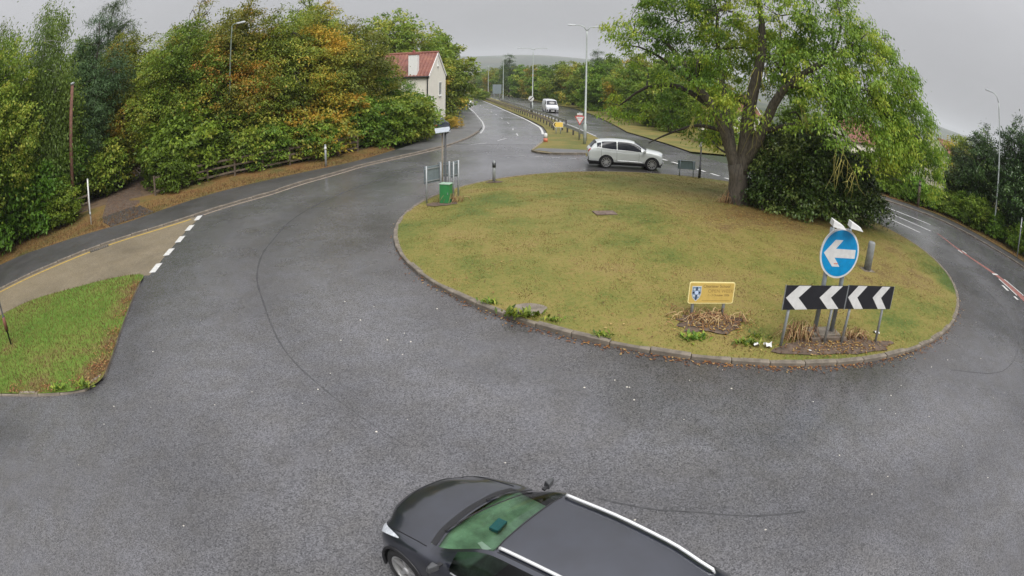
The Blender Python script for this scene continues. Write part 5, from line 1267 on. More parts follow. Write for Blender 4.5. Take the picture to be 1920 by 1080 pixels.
def litter(loc, s, seed, label):
    q = random.Random(seed); mb = MB()
    vs = [((i / 3 - .5) * s, (j / 3 - .5) * s * .7, abs(q.gauss(0, s * .22)) + .01) for i in range(4) for j in range(4)]
    mb.add(vs, [(i * 4 + j, (i + 1) * 4 + j, (i + 1) * 4 + j + 1, i * 4 + j + 1) for i in range(3) for j in range(3)])
    tag(mb.build('litter', MT['litter'], loc=loc, rot=(0, 0, q.uniform(0, 3))), label, 'litter')
litter((5.55, 11.30, .15), .14, 1, 'crumpled white litter on the soil left of the chevron boards')
litter((5.82, 11.24, .15), .20, 2, 'torn white litter scraps just left of the chevron boards')
litter((6.9, 10.95, .14), .09, 3, 'small white litter piece before the chevron boards by the kerb')
litter((9.65, 11.75, .16), .2, 4, 'white litter behind the right end of the chevron boards')
# ================================================================== VEHICLES
def pchip(x, y, xq):
    x = np.asarray(x, float); y = np.asarray(y, float); h = np.diff(x); sh = (-1,) + (1,) * (y.ndim - 1)
    hb = h.reshape(sh); d = np.diff(y, axis=0) / hb
    m = np.zeros_like(y); m[0] = d[0]; m[-1] = d[-1]
    w1 = 2 * hb[1:] + hb[:-1]; w2 = hb[1:] + 2 * hb[:-1]
    same = d[1:] * d[:-1] > 0
    with np.errstate(divide='ignore', invalid='ignore'):
        mm = (w1 + w2) / (w1 / d[:-1] + w2 / d[1:])
    m[1:-1] = np.where(same, mm, 0)
    xq = np.asarray(xq, float); i = np.clip(np.searchsorted(x, xq, side='right') - 1, 0, len(x) - 2)
    t = ((xq - x[i]) / h[i]); tt = t.reshape((-1,) + (1,) * (y.ndim - 1)); hh = h[i].reshape(tt.shape)
    return ((1 + 2 * tt) * (1 - tt) ** 2) * y[i] + tt * (1 - tt) ** 2 * hh * m[i] + tt ** 2 * (3 - 2 * tt) * y[i + 1] + tt ** 2 * (tt - 1) * hh * m[i + 1]

class Shell:
    """car skin: rows = (x, w, w_belt, w_roof, z_sill, z_belt, z_roof, dx_centre, edge_drop); u = row index, v = 0..12 round the section"""
    def __init__(s, rows):
        P = []
        for (x, w_, wb, wr, zs, zb, zr, dx, ed) in rows:
            half = [(x, w_ * .94, zs), (x, w_, zs + .34 * (zb - zs)), (x + dx * .02, w_ * 1.0, zs + .76 * (zb - zs)), (x + dx * .05, wb, zb), (x + dx * .12, wr, zr - ed), (x + dx * .72, wr * .6, zr - ed * .22), (x + dx, 0, zr)]
            P.append(half + [(a, -b_, c) for a, b_, c in half[-2::-1]])
        s.P = np.array(P); dd = np.linalg.norm(np.diff(s.P, axis=0), axis=2).mean(1); s.t = np.r_[0, np.cumsum(dd)]; s.n = len(rows)
    def S(s, us, vs):
        tq = np.interp(us, np.arange(s.n), s.t); A = pchip(s.t, s.P, tq)          # U,13,3
        return np.swapaxes(pchip(np.arange(13.0), np.swapaxes(A, 0, 1), vs), 0, 1)  # U,V,3
    def patch(s, u0, u1, v0, v1, off, nu=10, nv=8):
        us = np.linspace(u0, u1, nu); vs = np.linspace(v0, v1, nv); G = s.S(us, vs)
        Nn = np.cross(np.gradient(G, axis=0), np.gradient(G, axis=1)); Nn /= np.linalg.norm(Nn, axis=2)[..., None] + 1e-9
        out = G - np.array([0, 0, .6]); sgn = np.sign((Nn * out).sum(2).mean()) or 1
        return G + Nn * sgn * off
    def patch_mesh(s, name, m, parent, u0, u1, v0, v1, off=.004, nu=10, nv=8, smooth=True):
        G = s.patch(u0, u1, v0, v1, off, nu, nv); ii = np.arange(nu * nv).reshape(nu, nv)
        F = np.stack([ii[:-1, :-1], ii[1:, :-1], ii[1:, 1:], ii[:-1, 1:]], -1).reshape(-1, 4)
        return link(name, np_mesh(name, G.reshape(-1, 3), F, 4, m, smooth=smooth), parent)
    def line(s, pts, off=.004, n=8):
        out = []
        for (u0, v0), (u1, v1) in zip(pts, pts[1:]):
            for k in range(n):
                t = k / n; u, v = u0 + (u1 - u0) * t, v0 + (v1 - v0) * t
                e = .02; G = s.S([max(0, u - e), min(s.n - 1, u + e)], [max(0, v - e), min(12, v + e)]); p = G.mean((0, 1))
                nn = np.cross(G[1, 0] - G[0, 0], G[0, 1] - G[0, 0]); nn /= np.linalg.norm(nn) + 1e-9
                if nn @ (p - np.array([0, 0, .6])) < 0: nn = -nn
                out.append(tuple(p + nn * off))
        return out

WHEELS = {}
def wheel_meshes(key, r, wdt, rimr, spokes, rim_m):
    ty = MB().lathe([(rimr, -wdt / 2 + .01), (rimr + .01, -wdt / 2), (r - .03, -wdt / 2), (r, -wdt / 2 + .03), (r, wdt / 2 - .03), (r - .03, wdt / 2), (rimr + .01, wdt / 2), (rimr, wdt / 2 - .01)], 36).mesh('tyre', MT['tyre'], True)
    rm = MB(); f = -wdt / 2 + .025
    rm.lathe([(rimr, -wdt / 2 + .012), (rimr - .025, -wdt / 2 + .012), (rimr - .03, f + .05), (rimr - .03, wdt / 2 - .02)], 36)
    rm.lathe([(.001, f - .01), (.045, f - .008), (.06, f + .01), (.06, f + .05)], 20)
    for k in range(spokes):
        a = 2 * math.pi * k / spokes
        rm.add([(-.028, f + .012, .04), (.028, f + .012, .04), (.020, f - .004, rimr - .02), (-.020, f - .004, rimr - .02), (-.028, f + .05, .04), (.028, f + .05, .04), (.020, f + .05, rimr - .02), (-.020, f + .05, rimr - .02)],
               [(0, 1, 2, 3), (4, 7, 6, 5), (0, 4, 5, 1), (1, 5, 6, 2), (2, 6, 7, 3), (3, 7, 4, 0)], Matrix.Rotation(a, 4, 'Y'))
    bk = MB().lathe([(.001, f + .09), (rimr - .02, f + .09)], 30).mesh('brake_disc', MT['dark_metal'])
    WHEELS[key] = (ty, rm.mesh('rim', rim_m, False), bk)

MT['tyre'] = mat('tyre_rubber', (.02, .02, .021), .75, var=.3, scale=12)
MT['alloy'] = mat('alloy_rim', (.50, .50, .50), .35, metal=.6, var=.1)
MT['alloy_dark'] = mat('grey_alloy_rim', (.22, .22, .23), .35, metal=.6, var=.15)
MT['trim'] = mat('black_trim', (.014, .014, .016), .5, var=.2)
MT['chrome'] = mat('bright_trim', (.80, .81, .82), .3, metal=.5, var=.04)
MT['lamp_glass'] = mat('lamp_glass', (.55, .58, .62), .08, var=.25, scale=14, spec=.9)
MT['tail'] = mat('tail_lamp', (.45, .02, .02), .15, var=.2)
MT['plate_w'] = mat('white_plate', (.7, .7, .68), .4); MT['plate_y'] = mat('yellow_plate', (.7, .55, .08), .4)
MT['cabin'] = mat('dark_cabin', (.035, .036, .036), .7, var=.25)
MT['glass_dark'] = mat('dark_glass', (.018, .02, .024), .06, var=.2, spec=.7)
MT['screen'] = glass_mat('green_windscreen', (.82, 1.0, .86), .85)
MT['side_glass'] = glass_mat('tinted_side_glass', (.30, .38, .34), .9)

def car(name, loc, rz, rows, label, paint, axles, wr, ww, rimr, track, key, arch_r, side_wins, ws, rw, glass_f, glass_s, spokes=5, rim_m=None, clad=None, cladm=None, lights=None, tails=None, nu=9, nv=6, cat='car', arch_trim=None, roof_rail=None, wipers=False, plate=True, mirror=True, seams=True, cabin=True):
    o = empty(name, loc, rz); tag(o, label, cat)
    sh = Shell(rows); n = len(rows)
    us = set(np.round(np.linspace(0, n - 1, (n - 1) * nu + 1), 4)); vs = set(np.round(np.linspace(0, 12, 12 * nv + 1), 4))
    for (u0, u1, v0, v1) in side_wins: us |= {u0, u1}; vs |= {v0, v1, 12 - v0, 12 - v1}
    for r_ in (ws, rw):
        if r_: us |= {r_[0], r_[1]}; vs |= {r_[2], 12 - r_[2]}
    if clad: vs |= {clad, 12 - clad}
    us = np.array(sorted(us)); vs = np.array(sorted(vs)); G = sh.S(us, vs); U, V = len(us), len(vs)
    X = G.reshape(-1, 3).copy(); ii = np.arange(U * V).reshape(U, V)
    uc = (us[:-1] + us[1:]) / 2; vc = (vs[:-1] + vs[1:]) / 2
    reg = np.zeros((U - 1, V - 1), int)
    vm = np.minimum(vc, 12 - vc)
    if clad: reg[:, vm < clad] = 9
    for k, (u0, u1, v0, v1) in enumerate(side_wins):
        um = (uc > u0) & (uc < u1)
        reg[np.ix_(um, (vc > v0) & (vc < v1))] = 10 + k; reg[np.ix_(um, (12 - vc > v0) & (12 - vc < v1))] = 30 + k
    if ws: reg[np.ix_((uc > ws[0]) & (uc < ws[1]), vm > ws[2])] = 1
    if rw: reg[np.ix_((uc > rw[0]) & (uc < rw[1]), vm > rw[2])] = 2
    # wheel arches: drop the skin inside the arch circle, pull its rim onto the circle
    side = np.abs(X[:, 1]) > .45
    drop = np.zeros(U * V, bool)
    for ax in axles:
        d = np.hypot(X[:, 0] - ax, X[:, 2] - wr); ins = (d < arch_r) & side; drop |= ins
    F = np.stack([ii[:-1, :-1], ii[1:, :-1], ii[1:, 1:], ii[:-1, 1:]], -1).reshape(-1, 4); rg_ = reg.ravel()
    keep = ~drop[F].all(1)
    for ax in axles:
        d = np.hypot(X[:, 0] - ax, X[:, 2] - wr); ins = (d < arch_r) & side
        kx = arch_r / np.maximum(d, 1e-6); X[ins, 0] = ax + (X[ins, 0] - ax) * kx[ins]; X[ins, 2] = wr + (X[ins, 2] - wr) * kx[ins]
    F = F[keep]; rg_ = rg_[keep]
    def part(nm, mask, m):
        f = F[mask]
        if not len(f): return None
        used, inv = np.unique(f, return_inverse=True)
        return link(nm, np_mesh(nm, X[used], inv.reshape(-1, 4), 4, m, smooth=True), o)
    body = part('body', rg_ == 0, paint)
    if clad:
        left_ = X[F].mean(1)[:, 1] > 0
        part('sill_cladding', (rg_ == 9) & left_, cladm or MT['trim']); part('sill_cladding', (rg_ == 9) & ~left_, cladm or MT['trim'])
    for k in range(len(side_wins)):
        part('side_window', rg_ == 10 + k, glass_s); part('side_window', rg_ == 30 + k, glass_s)
    if ws: part('windscreen', rg_ == 1, glass_f)
    if rw: part('rear_window', rg_ == 2, glass_s)
    # ends
    for row, nm in ((0, 'front_bumper'), (n - 1, 'rear_bumper')):
        q = sh.S([row], np.linspace(0, 12, 37))[0]; mb = MB(); c = q.mean(0); c[0] += .03 if row == 0 else -.02
        k = len(q); mb.v = [tuple(p) for p in q] + [tuple(c)]
        mb.f = [(i, (i + 1) % k, k) for i in range(k)]; mb.build(nm, paint, o, smooth=True)
    x0 = rows[0][0]; x1 = rows[-1][0]; wmid = rows[n // 2][1]
    MB().box(((x0 + x1) / 2, 0, .24), (x0 - x1 - .15, wmid * 1.5, .12)).build('underbody', MT['trim'], o)
    wheel_meshes(key, wr, ww, rimr, spokes, rim_m or MT['alloy'])
    for ax in axles:
        for s_ in (1, -1):
            we = empty('wheel', (ax, s_ * track, wr), 0 if s_ < 0 else math.pi, o)
            for nm, me in zip(('tyre', 'rim', 'brake_disc'), WHEELS[key]): link(nm, me, we)
            # liner and lip of the arch
            a = np.linspace(R(-18), R(198), 22)
            mb = MB(); yo = s_ * (wmid * .985); yi = s_ * .42
            for t in a:
                mb.v.append((ax + (arch_r + .004) * math.cos(t), yo, wr + (arch_r + .004) * math.sin(t))); mb.v.append((ax + (arch_r + .004) * math.cos(t), yi, wr + (arch_r + .004) * math.sin(t)))
            mb.f = [(2 * i, 2 * i + 1, 2 * i + 3, 2 * i + 2) for i in range(21)]; 
            if cabin is not None: mb.build('wheel_arch', MT['trim'], o, smooth=True)
            if arch_trim:
                MB().tube([(ax + (arch_r + .0) * math.cos(t), s_ * (wmid * .995), wr + arch_r * math.sin(t)) for t in a], .022, 6).build('arch_trim', arch_trim, o, smooth=True)
    if lights:
        for s_ in (0, 1):
            u0, u1, v0, v1 = lights; a, b_ = (v0, v1) if s_ == 0 else (12 - v1, 12 - v0)
            sh.patch_mesh('headlight', MT['lamp_glass'], o, u0, u1, a, b_, .006)
    if tails:
        for s_ in (0, 1):
            u0, u1, v0, v1 = tails; a, b_ = (v0, v1) if s_ == 0 else (12 - v1, 12 - v0)
            sh.patch_mesh('tail_light', MT['tail'], o, u0, u1, a, b_, .008)
    if plate:
        MB().box((x0 + rows[0][7] + .035, 0, .42), (.015, .52, .11)).build('number_plate', MT['plate_w'], o)
        MB().box((x1 - .05, 0, .62), (.015, .52, .11)).build('number_plate', MT['plate_y'], o)
    return o, sh, us, vs

# ---- black hatchback in the foreground
def wet_paint(name, col, metal=.4):
    m, nt, b, Lk = nodes(name); tc = N(nt, 'ShaderNodeTexCoord')
    vo = N(nt, 'ShaderNodeTexVoronoi', Scale=55.0); Lk(tc.outputs['Object'], vo.inputs['Vector'])
    nz = N(nt, 'ShaderNodeTexNoise', Scale=3.0, Detail=5.0); Lk(tc.outputs['Object'], nz.inputs['Vector'])
    r = ramp(nt, [(.3, tuple(c * .8 for c in col)), (.7, tuple(c * 1.25 for c in col))]); Lk(nz.outputs['Fac'], r.inputs[0]); Lk(r.outputs[0], b.inputs['Base Color'])
    b.inputs['Metallic'].default_value = metal; b.inputs['Roughness'].default_value = .3; b.inputs['Coat Weight'].default_value = 1; b.inputs['Coat Roughness'].default_value = .02; b.inputs['Coat IOR'].default_value = 1.7
    bp = N(nt, 'ShaderNodeBump', Strength=.05, Distance=.004); bp.invert = True; Lk(vo.outputs['Distance'], bp.inputs['Height']); Lk(bp.outputs[0], b.inputs['Coat Normal'])
    return m
MT['black_paint'] = wet_paint('black_car_paint', (.018, .021, .033))
HATCH = [ # x, w, wb, wr, zs, zb, zr, dx, ed
 (1.92, .60, .58, .50, .24, .58, .66, .16, .05), (1.87, .73, .69, .58, .20, .64, .74, .17, .06), (1.75, .83, .77, .64, .18, .70, .81, .17, .06),
 (1.45, .90, .83, .68, .19, .80, .92, .14, .06), (1.15, .91, .86, .70, .20, .875, .98, .12, .05), (1.0, .91, .87, .71, .20, .91, 1.01, .12, .05),
 (.91, .91, .87, .71, .20, .92, 1.025, .12, .05), (.10, .91, .88, .625, .20, .95, 1.425, .05, .035), (-.03, .91, .88, .618, .20, .953, 1.445, .04, .04), (-.65, .91, .885, .61, .20, .96, 1.49, .02, .045), (-1.25, .91, .88, .59, .20, .975, 1.47, -.02, .05),
 (-1.78, .89, .86, .53, .22, .99, 1.40, -.06, .06), (-1.9, .88, .85, .54, .22, .995, 1.36, -.07, .06), (-2.16, .86, .82, .62, .24, .96, 1.03, -.06, .05), (-2.24, .83, .79, .62, .26, .84, .92, -.05, .05), (-2.28, .78, .74, .58, .32, .60, .66, -.03, .04)]
HEAD = R(140); hc = (.345, 4.562, 0)
dark, sh, us, vs = car('hatchback', hc, HEAD, HATCH, 'wet black hatchback with silver roof rails driving past in the foreground', MT['black_paint'], (1.32, -1.33), .33, .215, .235, .80, 'hatch', .375,
    [(6.45, 8.9, 3.10, 3.90), (9.05, 10.55, 3.10, 3.90), (10.7, 11.5, 3.16, 3.86)], (6.06, 6.97, 4.09), (12.1, 12.9, 4.2), MT['screen'], MT['side_glass'], 5, None,
    lights=None, tails=(13.1, 14.2, 2.6, 4.2), arch_trim=MT['trim'], nu=8, nv=6)
for s_ in (0, 1):
    f = (lambda v: v) if s_ == 0 else (lambda v: 12 - v)
    # swept headlight following the wing
    G = []
    for k, t in enumerate(np.linspace(0, 1, 12)):
        u = .35 + 2.75 * t; va = 2.15 + 1.0 * t; vb = 3.75 - .12 * t - .38 * t * t
        G.append([sh.line([(u, f(v)), (u, f(v))], .005, 1)[0] for v in np.linspace(va, vb, 6)])
    G = np.array(G); ii = np.arange(72).reshape(12, 6); F4 = np.stack([ii[:-1, :-1], ii[1:, :-1], ii[1:, 1:], ii[:-1, 1:]], -1).reshape(-1, 4)
    link('headlight', np_mesh('headlight', G.reshape(-1, 3), F4, 4, MT['lamp_glass'], smooth=True), dark)
    # roof rail
    pts = sh.line([(7.25, f(4.28)), (11.55, f(4.28))], .035, 16); pts = [sh.line([(7.1, f(4.28)), (7.2, f(4.28))], .004, 1)[0]] + pts + [sh.line([(11.7, f(4.28)), (11.72, f(4.28))], .004, 1)[0]]
    MB().tube(pts, [.012] + [.021] * (len(pts) - 2) + [.012], 8).build('roof_rail', MT['chrome'], dark, smooth=True)
    MB().tube(sh.line([(6.5, f(3.06)), (11.4, f(3.09))], .006, 20), .011, 6).build('window_trim', MT['chrome'], dark, smooth=True)
    # seams
    MB().tube(sh.line([(2.35, f(3.62)), (3, f(3.7)), (4, f(3.78)), (5.2, f(3.8))], .002, 8), .006, 5).build('bonnet_seam', MT['trim'], dark)
    for u in (6.05, 8.98, 11.0):
        MB().tube(sh.line([(u, f(.6)), (u + .02, f(1.6)), (u + .05, f(3.0))], .001, 6), .0045, 4).build('door_seam', MT['trim'], dark)
    MB().tube(sh.line([(7.15, f(4.12)), (11.8, f(4.12))], .001, 12), .007, 4).build('roof_seam', MT['trim'], dark)
    # mirror
    sg = 1 if s_ == 0 else -1
    mb = MB(); mb.box((.64, sg * .92, 1.02), (.05, .1, .03)); mb.build('mirror_stalk', MT['trim'], dark, bevel=.008)
    mb = MB(); mb.add([(.60, sg * .94, .98), (.63, sg * 1.08, .99), (.69, sg * 1.07, 1.0), (.71, sg * .96, .99), (.60, sg * .94, 1.08), (.63, sg * 1.08, 1.09), (.67, sg * 1.06, 1.09), (.69, sg * .96, 1.09)],
                      [(3, 2, 1, 0), (4, 5, 6, 7), (0, 1, 5, 4), (1, 2, 6, 5), (2, 3, 7, 6), (3, 0, 4, 7)] if sg < 0 else [(0, 1, 2, 3), (7, 6, 5, 4), (4, 5, 1, 0), (5, 6, 2, 1), (6, 7, 3, 2), (7, 4, 0, 3)])
    mb.build('door_mirror', mat('mirror_grey', (.05, .052, .055), .3, coat=.5), dark, bevel=.018)
MB().tube(sh.line([(1.75, 3.6), (1.62, 4.4), (1.6, 6), (1.62, 7.6), (1.75, 8.4)], .002, 8), .007, 5).build('bonnet_seam', MT['trim'], dark)
sh.patch_mesh('cowl_panel', MT['trim'], dark, 5.15, 6.02, 4.1, 7.9, .003, 5, 24)
MB().tube(sh.line([(6.98, 4.2), (7.0, 6), (6.98, 7.8)], .002, 10), .008, 4).build('roof_seam', MT['trim'], dark)
sh.patch_mesh('grille', MT['trim'], dark, .05, .75, 4.6, 7.4, .004, 6, 16)
for a, b_ in (((6.0, 4.9), (6.42, 7.55)), ((5.98, 6.6), (6.35, 8.25))):
    p = sh.line([a, b_], .022, 8); MB().tube([tuple(np.array(p[0]) - [0, 0, .015])] + p, .009, 6).build('wiper', MT['trim'], dark)
MB().tube([(-1.55, 0, 1.45), (-1.68, 0, 1.60)], [.012, .004], 6).build('aerial', MT['trim'], dark)
# cabin
dash_ = MB(); dash_.add([(1.06, -.72, .60), (1.06, .72, .60), (1.0, .70, .975), (1.0, -.70, .975), (.42, -.70, .97), (.42, .70, .97), (.34, .70, .62), (.34, -.70, .62)], [(0, 1, 2, 3), (3, 2, 5, 4), (4, 5, 6, 7), (0, 3, 4, 7), (1, 6, 5, 2)]); dash_.build('dashboard', mat('reflection_green_dash', (.22, .30, .22), .6, var=.55, scale=4), dark, bevel=.02)  # pale green in the dash colour stands in for reflections in the windscreen
for y in (-.36, .36):
    mb = MB(); mb.box((-.12, y, .52), (.5, .48, .16)); mb.box((-.42, y, .86), (.14, .46, .62), rot=Euler((0, R(-16), 0)).to_matrix()); mb.box((-.52, y, 1.24), (.09, .24, .16)); mb.build('front_seat', MT['cabin'], dark, bevel=.04)
MB().box((-1.35, 0, .75), (.5, 1.25, .55)).build('rear_seat', MT['cabin'], dark, bevel=.05)
MB().box((-.5, 0, .33), (2.6, 1.5, .05)).build('cabin_floor', MT['cabin'], dark)
wheel_c = Vector((.28, -.36, .93)); wm = MB(); q = Euler((0, R(-62), 0)).to_matrix()
wm.tube([wheel_c + q @ Vector((.185 * math.cos(t), .185 * math.sin(t), 0)) for t in np.linspace(0, 2 * math.pi, 25)], .015, 6, cap=False)
for t in (0, 2.1, 4.2): wm.tube([wheel_c, wheel_c + q @ Vector((.18 * math.cos(t), .18 * math.sin(t), 0))], .014, 5)
wm.build('steering_wheel', MT['trim'], dark, smooth=True)
# things on the dash: a blue box and a paper slip, in car coordinates
Mcar = Matrix.Translation(hc) @ Matrix.Rotation(HEAD, 4, 'Z')
def incar(p): return tuple(Mcar @ Vector(p))
b1 = MB().box((0, 0, .03), (.12, .2, .05)).build('blue_box', mat('blue_carton', (.02, .16, .24), .5), loc=incar((.62, -.02, .982)), rot=(0, 0, HEAD + .15), bevel=.005); tag(b1, 'small blue box lying on the dashboard of the black hatchback', 'box')
b2 = MB().prism([(-.09, -.03), (.07, -.05), (.09, .0), (-.05, .05)], 0, .006).build('paper_slip', MT['litter'], loc=incar((.52, .34, .985)), rot=(0, 0, HEAD)); tag(b2, 'pale paper slip on the near side of the hatchback dashboard', 'paper')

# the driver, right-hand seat
def person(name, joints, edges, radii, m, parent_loc, rz, label):
    me = bpy.data.meshes.new('body'); me.from_pydata([joints[k] for k in joints], [(list(joints).index(a), list(joints).index(b_)) for a, b_ in edges], [])
    root_ = empty(name, parent_loc, rz); tag(root_, label, 'person')
    o = link('body', me, root_); sk = o.modifiers.new('skin', 'SKIN'); sk.use_smooth_shade = True
    for v_, k in zip(me.skin_vertices[0].data, joints):
        r_ = radii[k]; v_.radius = r_ if hasattr(r_, '__len__') else (r_, r_); v_.use_root = (k == 'pelvis')
    ss = o.modifiers.new('sub', 'SUBSURF'); ss.levels = 2; ss.render_levels = 2
    me.materials.append(m); return root_
Jn = {'pelvis': (-.18, 0, .66), 'waist': (-.24, 0, .82), 'chest': (-.30, 0, 1.02), 'neck': (-.29, 0, 1.14),
      'shl': (-.28, .19, 1.08), 'ell': (-.06, .25, .88), 'wrl': (.17, .13, .95), 'hl': (.25, .13, .99),
      'shr': (-.28, -.19, 1.08), 'elr': (-.06, -.25, .88), 'wrr': (.17, -.13, .95), 'hr': (.25, -.13, .99),
      'hipl': (-.15, .1, .64), 'knl': (.28, .13, .68), 'anl': (.55, .12, .40), 'hipr': (-.15, -.1, .64), 'knr': (.28, -.13, .68), 'anr': (.55, -.12, .40)}
ED = [('pelvis', 'waist'), ('waist', 'chest'), ('chest', 'neck'), ('chest', 'shl'), ('shl', 'ell'), ('ell', 'wrl'), ('wrl', 'hl'), ('chest', 'shr'), ('shr', 'elr'), ('elr', 'wrr'), ('wrr', 'hr'),
      ('pelvis', 'hipl'), ('hipl', 'knl'), ('knl', 'anl'), ('pelvis', 'hipr'), ('hipr', 'knr'), ('knr', 'anr')]
RD = {'pelvis': (.15, .12), 'waist': (.14, .11), 'chest': (.16, .12), 'neck': .06, 'shl': .065, 'ell': .045, 'wrl': .032, 'hl': .03, 'shr': .065, 'elr': .045, 'wrr': .032, 'hr': .03,
      'hipl': .09, 'knl': .065, 'anl': .045, 'hipr': .09, 'knr': .065, 'anr': .045}
skin = mat('skin', (.45, .26, .18), .6, var=.08); cloth = mat('pale_top', (.30, .27, .20), .8, var=.2)
pr = person('person', Jn, ED, RD, cloth, incar((0, -.36, 0)), HEAD, 'driver in a pale top holding the wheel of the black hatchback')
hd = MB(); hd.lathe([(.001, -.12), (.045, -.112), (.07, -.07), (.078, -.02), (.082, .04), (.078, .09), (.05, .125), (.001, .135)], 20, Matrix.Translation((-.26, 0, 1.25)) @ Matrix.Rotation(R(90), 4, 'X'))
head_ = hd.build('head', skin, pr, smooth=True)
MB().tube([(-.185, 0, 1.27), (-.155, 0, 1.235), (-.18, 0, 1.225)], [.008, .016, .01], 8).build('nose', skin, head_, smooth=True)
MB().box((-.178, 0, 1.19), (.012, .05, .008)).build('mouth', mat('lip', (.35, .12, .1), .5), head_, bevel=.003)
for s_ in (-1, 1):
    MB().tube([(-.183, s_ * .03, 1.275), (-.178, s_ * .03, 1.275)], .009, 10).build('eye', MT['trim'], head_, smooth=True)
    MB().tube([(-.26, s_ * .078, 1.22), (-.27, s_ * .092, 1.25), (-.265, s_ * .082, 1.28)], [.012, .018, .01], 8).build('ear', skin, head_, smooth=True)
    # hand with four fingers and a thumb round the rim
    hm = MB(); hm.tube([(.17, s_ * .13, .95), (.225, s_ * .14, .985), (.262, s_ * .145, 1.0)], [.026, .036, .030], 10)
    for k in range(4):
        y0 = s_ * (.118 + .018 * k); ln = (.85, 1, .95, .8)[k]
        hm.tube([(.262, y0, 1.004), (.292, y0, 1.012), (.305, y0, .992 - .004 * ln), (.292, y0, .972)], [.010, .0095, .009, .007], 6)
    hm.tube([(.235, s_ * .112, .985), (.258, s_ * .095, .99), (.285, s_ * .092, .985)], [.012, .011, .008], 6)
    hm.build('hand', skin, pr, smooth=True)
hr_ = MB(); hr_.lathe([(.001, -.135), (.055, -.125), (.082, -.08), (.088, -.02), (.086, .03), (.07, .045)], 20, Matrix.Translation((-.275, 0, 1.262)) @ Matrix.Rotation(R(-72), 4, 'X') @ Matrix.Rotation(R(180), 4, 'Z'))
hr_.v = [(x - .012, y, z) for x, y, z in hr_.v]; hr_.build('hair', mat('brown_hair', (.05, .03, .02), .6), head_, smooth=True)

# ---- pale silver SUV on the far side of the ring
SUV = [(2.04, .66, .62, .50, .34, .80, .92, .14, .06), (2.00, .80, .76, .62, .30, .88, 1.0, .14, .07), (1.88, .90, .85, .70, .28, .94, 1.06, .14, .07), (1.50, .945, .90, .76, .28, 1.01, 1.13, .12, .06), (1.20, .945, .91, .78, .28, 1.04, 1.18, .12, .06),
       (1.06, .945, .915, .77, .28, 1.05, 1.20, .14, .06), (.22, .945, .92, .66, .28, 1.07, 1.62, .10, .05), (-.2, .945, .92, .66, .28, 1.08, 1.68, .04, .05), (-.8, .945, .92, .66, .28, 1.09, 1.69, 0, .05), (-1.4, .945, .92, .64, .28, 1.12, 1.66, -.02, .05), (-1.85, .94, .91, .62, .29, 1.17, 1.58, -.05, .05),
       (-1.98, .935, .90, .61, .30, 1.18, 1.53, -.06, .06), (-2.30, .92, .88, .70, .32, 1.12, 1.20, -.06, .06), (-2.42, .89, .85, .70, .34, .98, 1.06, -.06, .06), (-2.46, .84, .80, .66, .42, .72, .80, -.04, .05)]
MT['suv_glass'] = mat('suv_glass', (.02, .022, .03), .12, var=.2, spec=.3)
MT['suv_paint'] = mat('pale_silver_paint', (.62, .65, .64), .3, metal=.1, var=.06, scale=2, coat=1)
suv, s2, _, _ = car('suv', (6.8, 35.45, 0), R(-2), SUV, 'pale silver SUV with black lower trim circling the roundabout', MT['suv_paint'], (1.36, -1.40), .37, .235, .275, .83, 'suv', .43,
    [(5.45, 7.9, 3.08, 3.86), (8.0, 9.6, 3.08, 3.86), (9.68, 10.8, 3.2, 3.78)], (5.1, 5.95, 4.12), (11.05, 11.95, 4.2), MT['suv_glass'], MT['suv_glass'], 10, MT['alloy'], clad=.42,
    lights=(.7, 2.3, 3.1, 4.3), tails=(12.1, 13.3, 2.75, 4.3), arch_trim=MT['trim'], nu=6, nv=5)
s2.patch_mesh('rear_bumper_trim', MT['trim'], suv, 13.0, 13.95, .1, 1.5, .01); s2.patch_mesh('rear_bumper_trim', MT['trim'], suv, 13.0, 13.95, 10.5, 11.9, .01)
s2.patch_mesh('front_bumper_trim', MT['trim'], suv, .1, 1.4, .1, .8, .01); s2.patch_mesh('front_bumper_trim', MT['trim'], suv, .1, 1.4, 11.2, 11.9, .01)
for s_ in (0, 1):
    f = (lambda v: v) if s_ == 0 else (lambda v: 12 - v); sg = 1 if s_ == 0 else -1
    MB().tube(s2.line([(6.0, f(3.05)), (10.95, f(3.12))], .006, 14), .02, 6).build('window_trim', MT['chrome'], suv, smooth=True)
    MB().tube(s2.line([(5.3, f(.75)), (6.5, f(.75)), (8.1, f(.75))], .008, 10), .025, 6).build('sill_trim', MT['chrome'], suv, smooth=True)
    MB().box((.88, sg * 1.0, 1.14), (.16, .2, .14)).build('door_mirror', MT['suv_paint'], suv, bevel=.03)
    for u in (5.6, 7.96, 9.66): MB().tube(s2.line([(u, f(.7)), (u, f(1.8)), (u + .03, f(3.0))], .001, 6), .006, 4).build('door_seam', MT['trim'], suv)
s2.patch_mesh('roof_spoiler', MT['trim'], suv, 10.75, 11.2, 3.95, 8.05, .02, 5, 16)

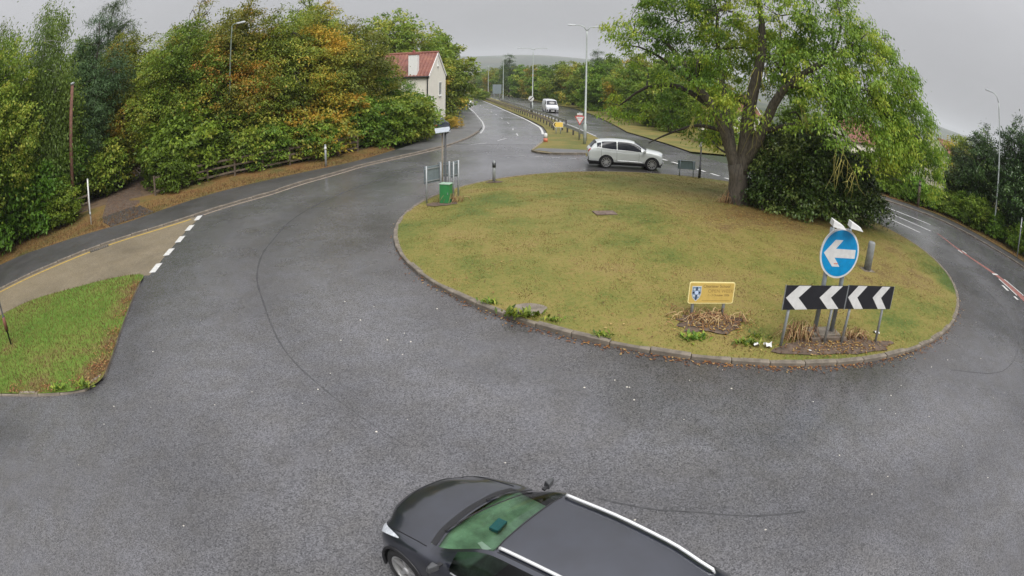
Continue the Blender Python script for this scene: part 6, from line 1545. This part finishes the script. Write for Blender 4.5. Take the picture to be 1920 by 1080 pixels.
# ---- white van coming up the southbound carriageway
VAN = [(2.35, .70, .68, .60, .30, .80, .92, .12, .05), (2.30, .86, .82, .70, .26, .92, 1.04, .14, .06), (2.15, .95, .90, .78, .24, 1.0, 1.12, .14, .06), (1.75, .98, .94, .84, .24, 1.12, 1.26, .12, .05), (1.6, .98, .95, .84, .24, 1.14, 1.30, .12, .05),
       (.95, .98, .96, .76, .24, 1.18, 2.02, .10, .08), (.8, .98, .96, .76, .24, 1.18, 2.08, .06, .08), (-.5, .98, .97, .78, .24, 1.2, 2.14, 0, .09), (-2.3, .98, .97, .78, .24, 1.2, 2.12, 0, .09), (-2.45, .96, .95, .76, .26, 1.2, 2.08, -.02, .09), (-2.5, .92, .92, .70, .3, 1.15, 1.95, -.02, .09)]
vx = (5.55, 94.5)
van, s3, _, _ = car('van', (vx[0], vx[1], tz(*vx)), R(-84), VAN, 'white panel van driving up the southbound carriageway', mat('white_van_paint', (.68, .70, .74), .35, var=.05, coat=.6), (1.55, -1.45), .34, .21, .22, .86, 'van', .40,
    [(4.7, 5.9, 3.15, 3.8), (6.0, 6.5, 3.15, 3.8)], (4.1, 4.95, 4.1), None, MT['glass_dark'], MT['glass_dark'], 5, MT['alloy_dark'], lights=(.4, 1.8, 2.9, 4.0), nu=5, nv=4)
s3.patch_mesh('bumper_trim', MT['trim'], van, .05, 1.2, 0.2, 1.6, .01); s3.patch_mesh('bumper_trim', MT['trim'], van, .05, 1.2, 10.4, 11.8, .01)
MB().box((2.42, 0, .5), (.06, 1.2, .36)).build('grille', MT['trim'], van)
# ---- white car leaving on the northbound carriageway, and cars parked by the house
wc, s4, _, _ = car('white_car', (-9.3, 122, tz(-9, 122)), R(96), HATCH, 'white car driving away down the northbound carriageway', mat('white_car_paint', (.66, .67, .68), .3, var=.04, coat=.8), (1.32, -1.33), .33, .215, .235, .80, 'white', .375,
    [(6.45, 8.9, 3.10, 3.90), (9.05, 11.4, 3.10, 3.90)], (6.08, 6.96, 4.12), (12.1, 12.9, 4.2), MT['glass_dark'], MT['glass_dark'], 5, MT['alloy_dark'], tails=(13.1, 14.2, 2.6, 4.2), nu=4, nv=3)
pc, s5, _, _ = car('parked_car', (-6.9, 52.6, tz(-7, 52)), R(80), HATCH, 'dark blue car parked beside the gable of the house', mat('blue_car_paint', (.03, .04, .09), .3, var=.05, coat=.8), (1.32, -1.33), .33, .215, .235, .80, 'blue', .375,
    [(6.45, 8.9, 3.10, 3.90), (9.05, 11.4, 3.10, 3.90)], (6.08, 6.96, 4.12), (12.1, 12.9, 4.2), MT['glass_dark'], MT['glass_dark'], 5, MT['alloy_dark'], tails=(13.1, 14.2, 2.6, 4.2), nu=4, nv=3)

# ================================================================== HAZE: damp air over the whole place
HZ = 1
if HZ:
    hm = bpy.data.materials.new('damp_air'); hm.use_nodes = True; nt = hm.node_tree; nt.nodes.clear()
    om = nt.nodes.new('ShaderNodeOutputMaterial'); pv = nt.nodes.new('ShaderNodeVolumePrincipled')
    pv.inputs['Color'].default_value = (.84, .86, .91, 1); pv.inputs['Density'].default_value = .00022; pv.inputs['Anisotropy'].default_value = 0.0
    nt.links.new(pv.outputs[0], om.inputs['Volume'])
    hz = MB().box((0, 0, 55), (12000, 12000, 230)).build('haze', hm); hz['kind'] = 'stuff'; tag(hz, 'pale damp haze hanging over the whole landscape', 'haze')
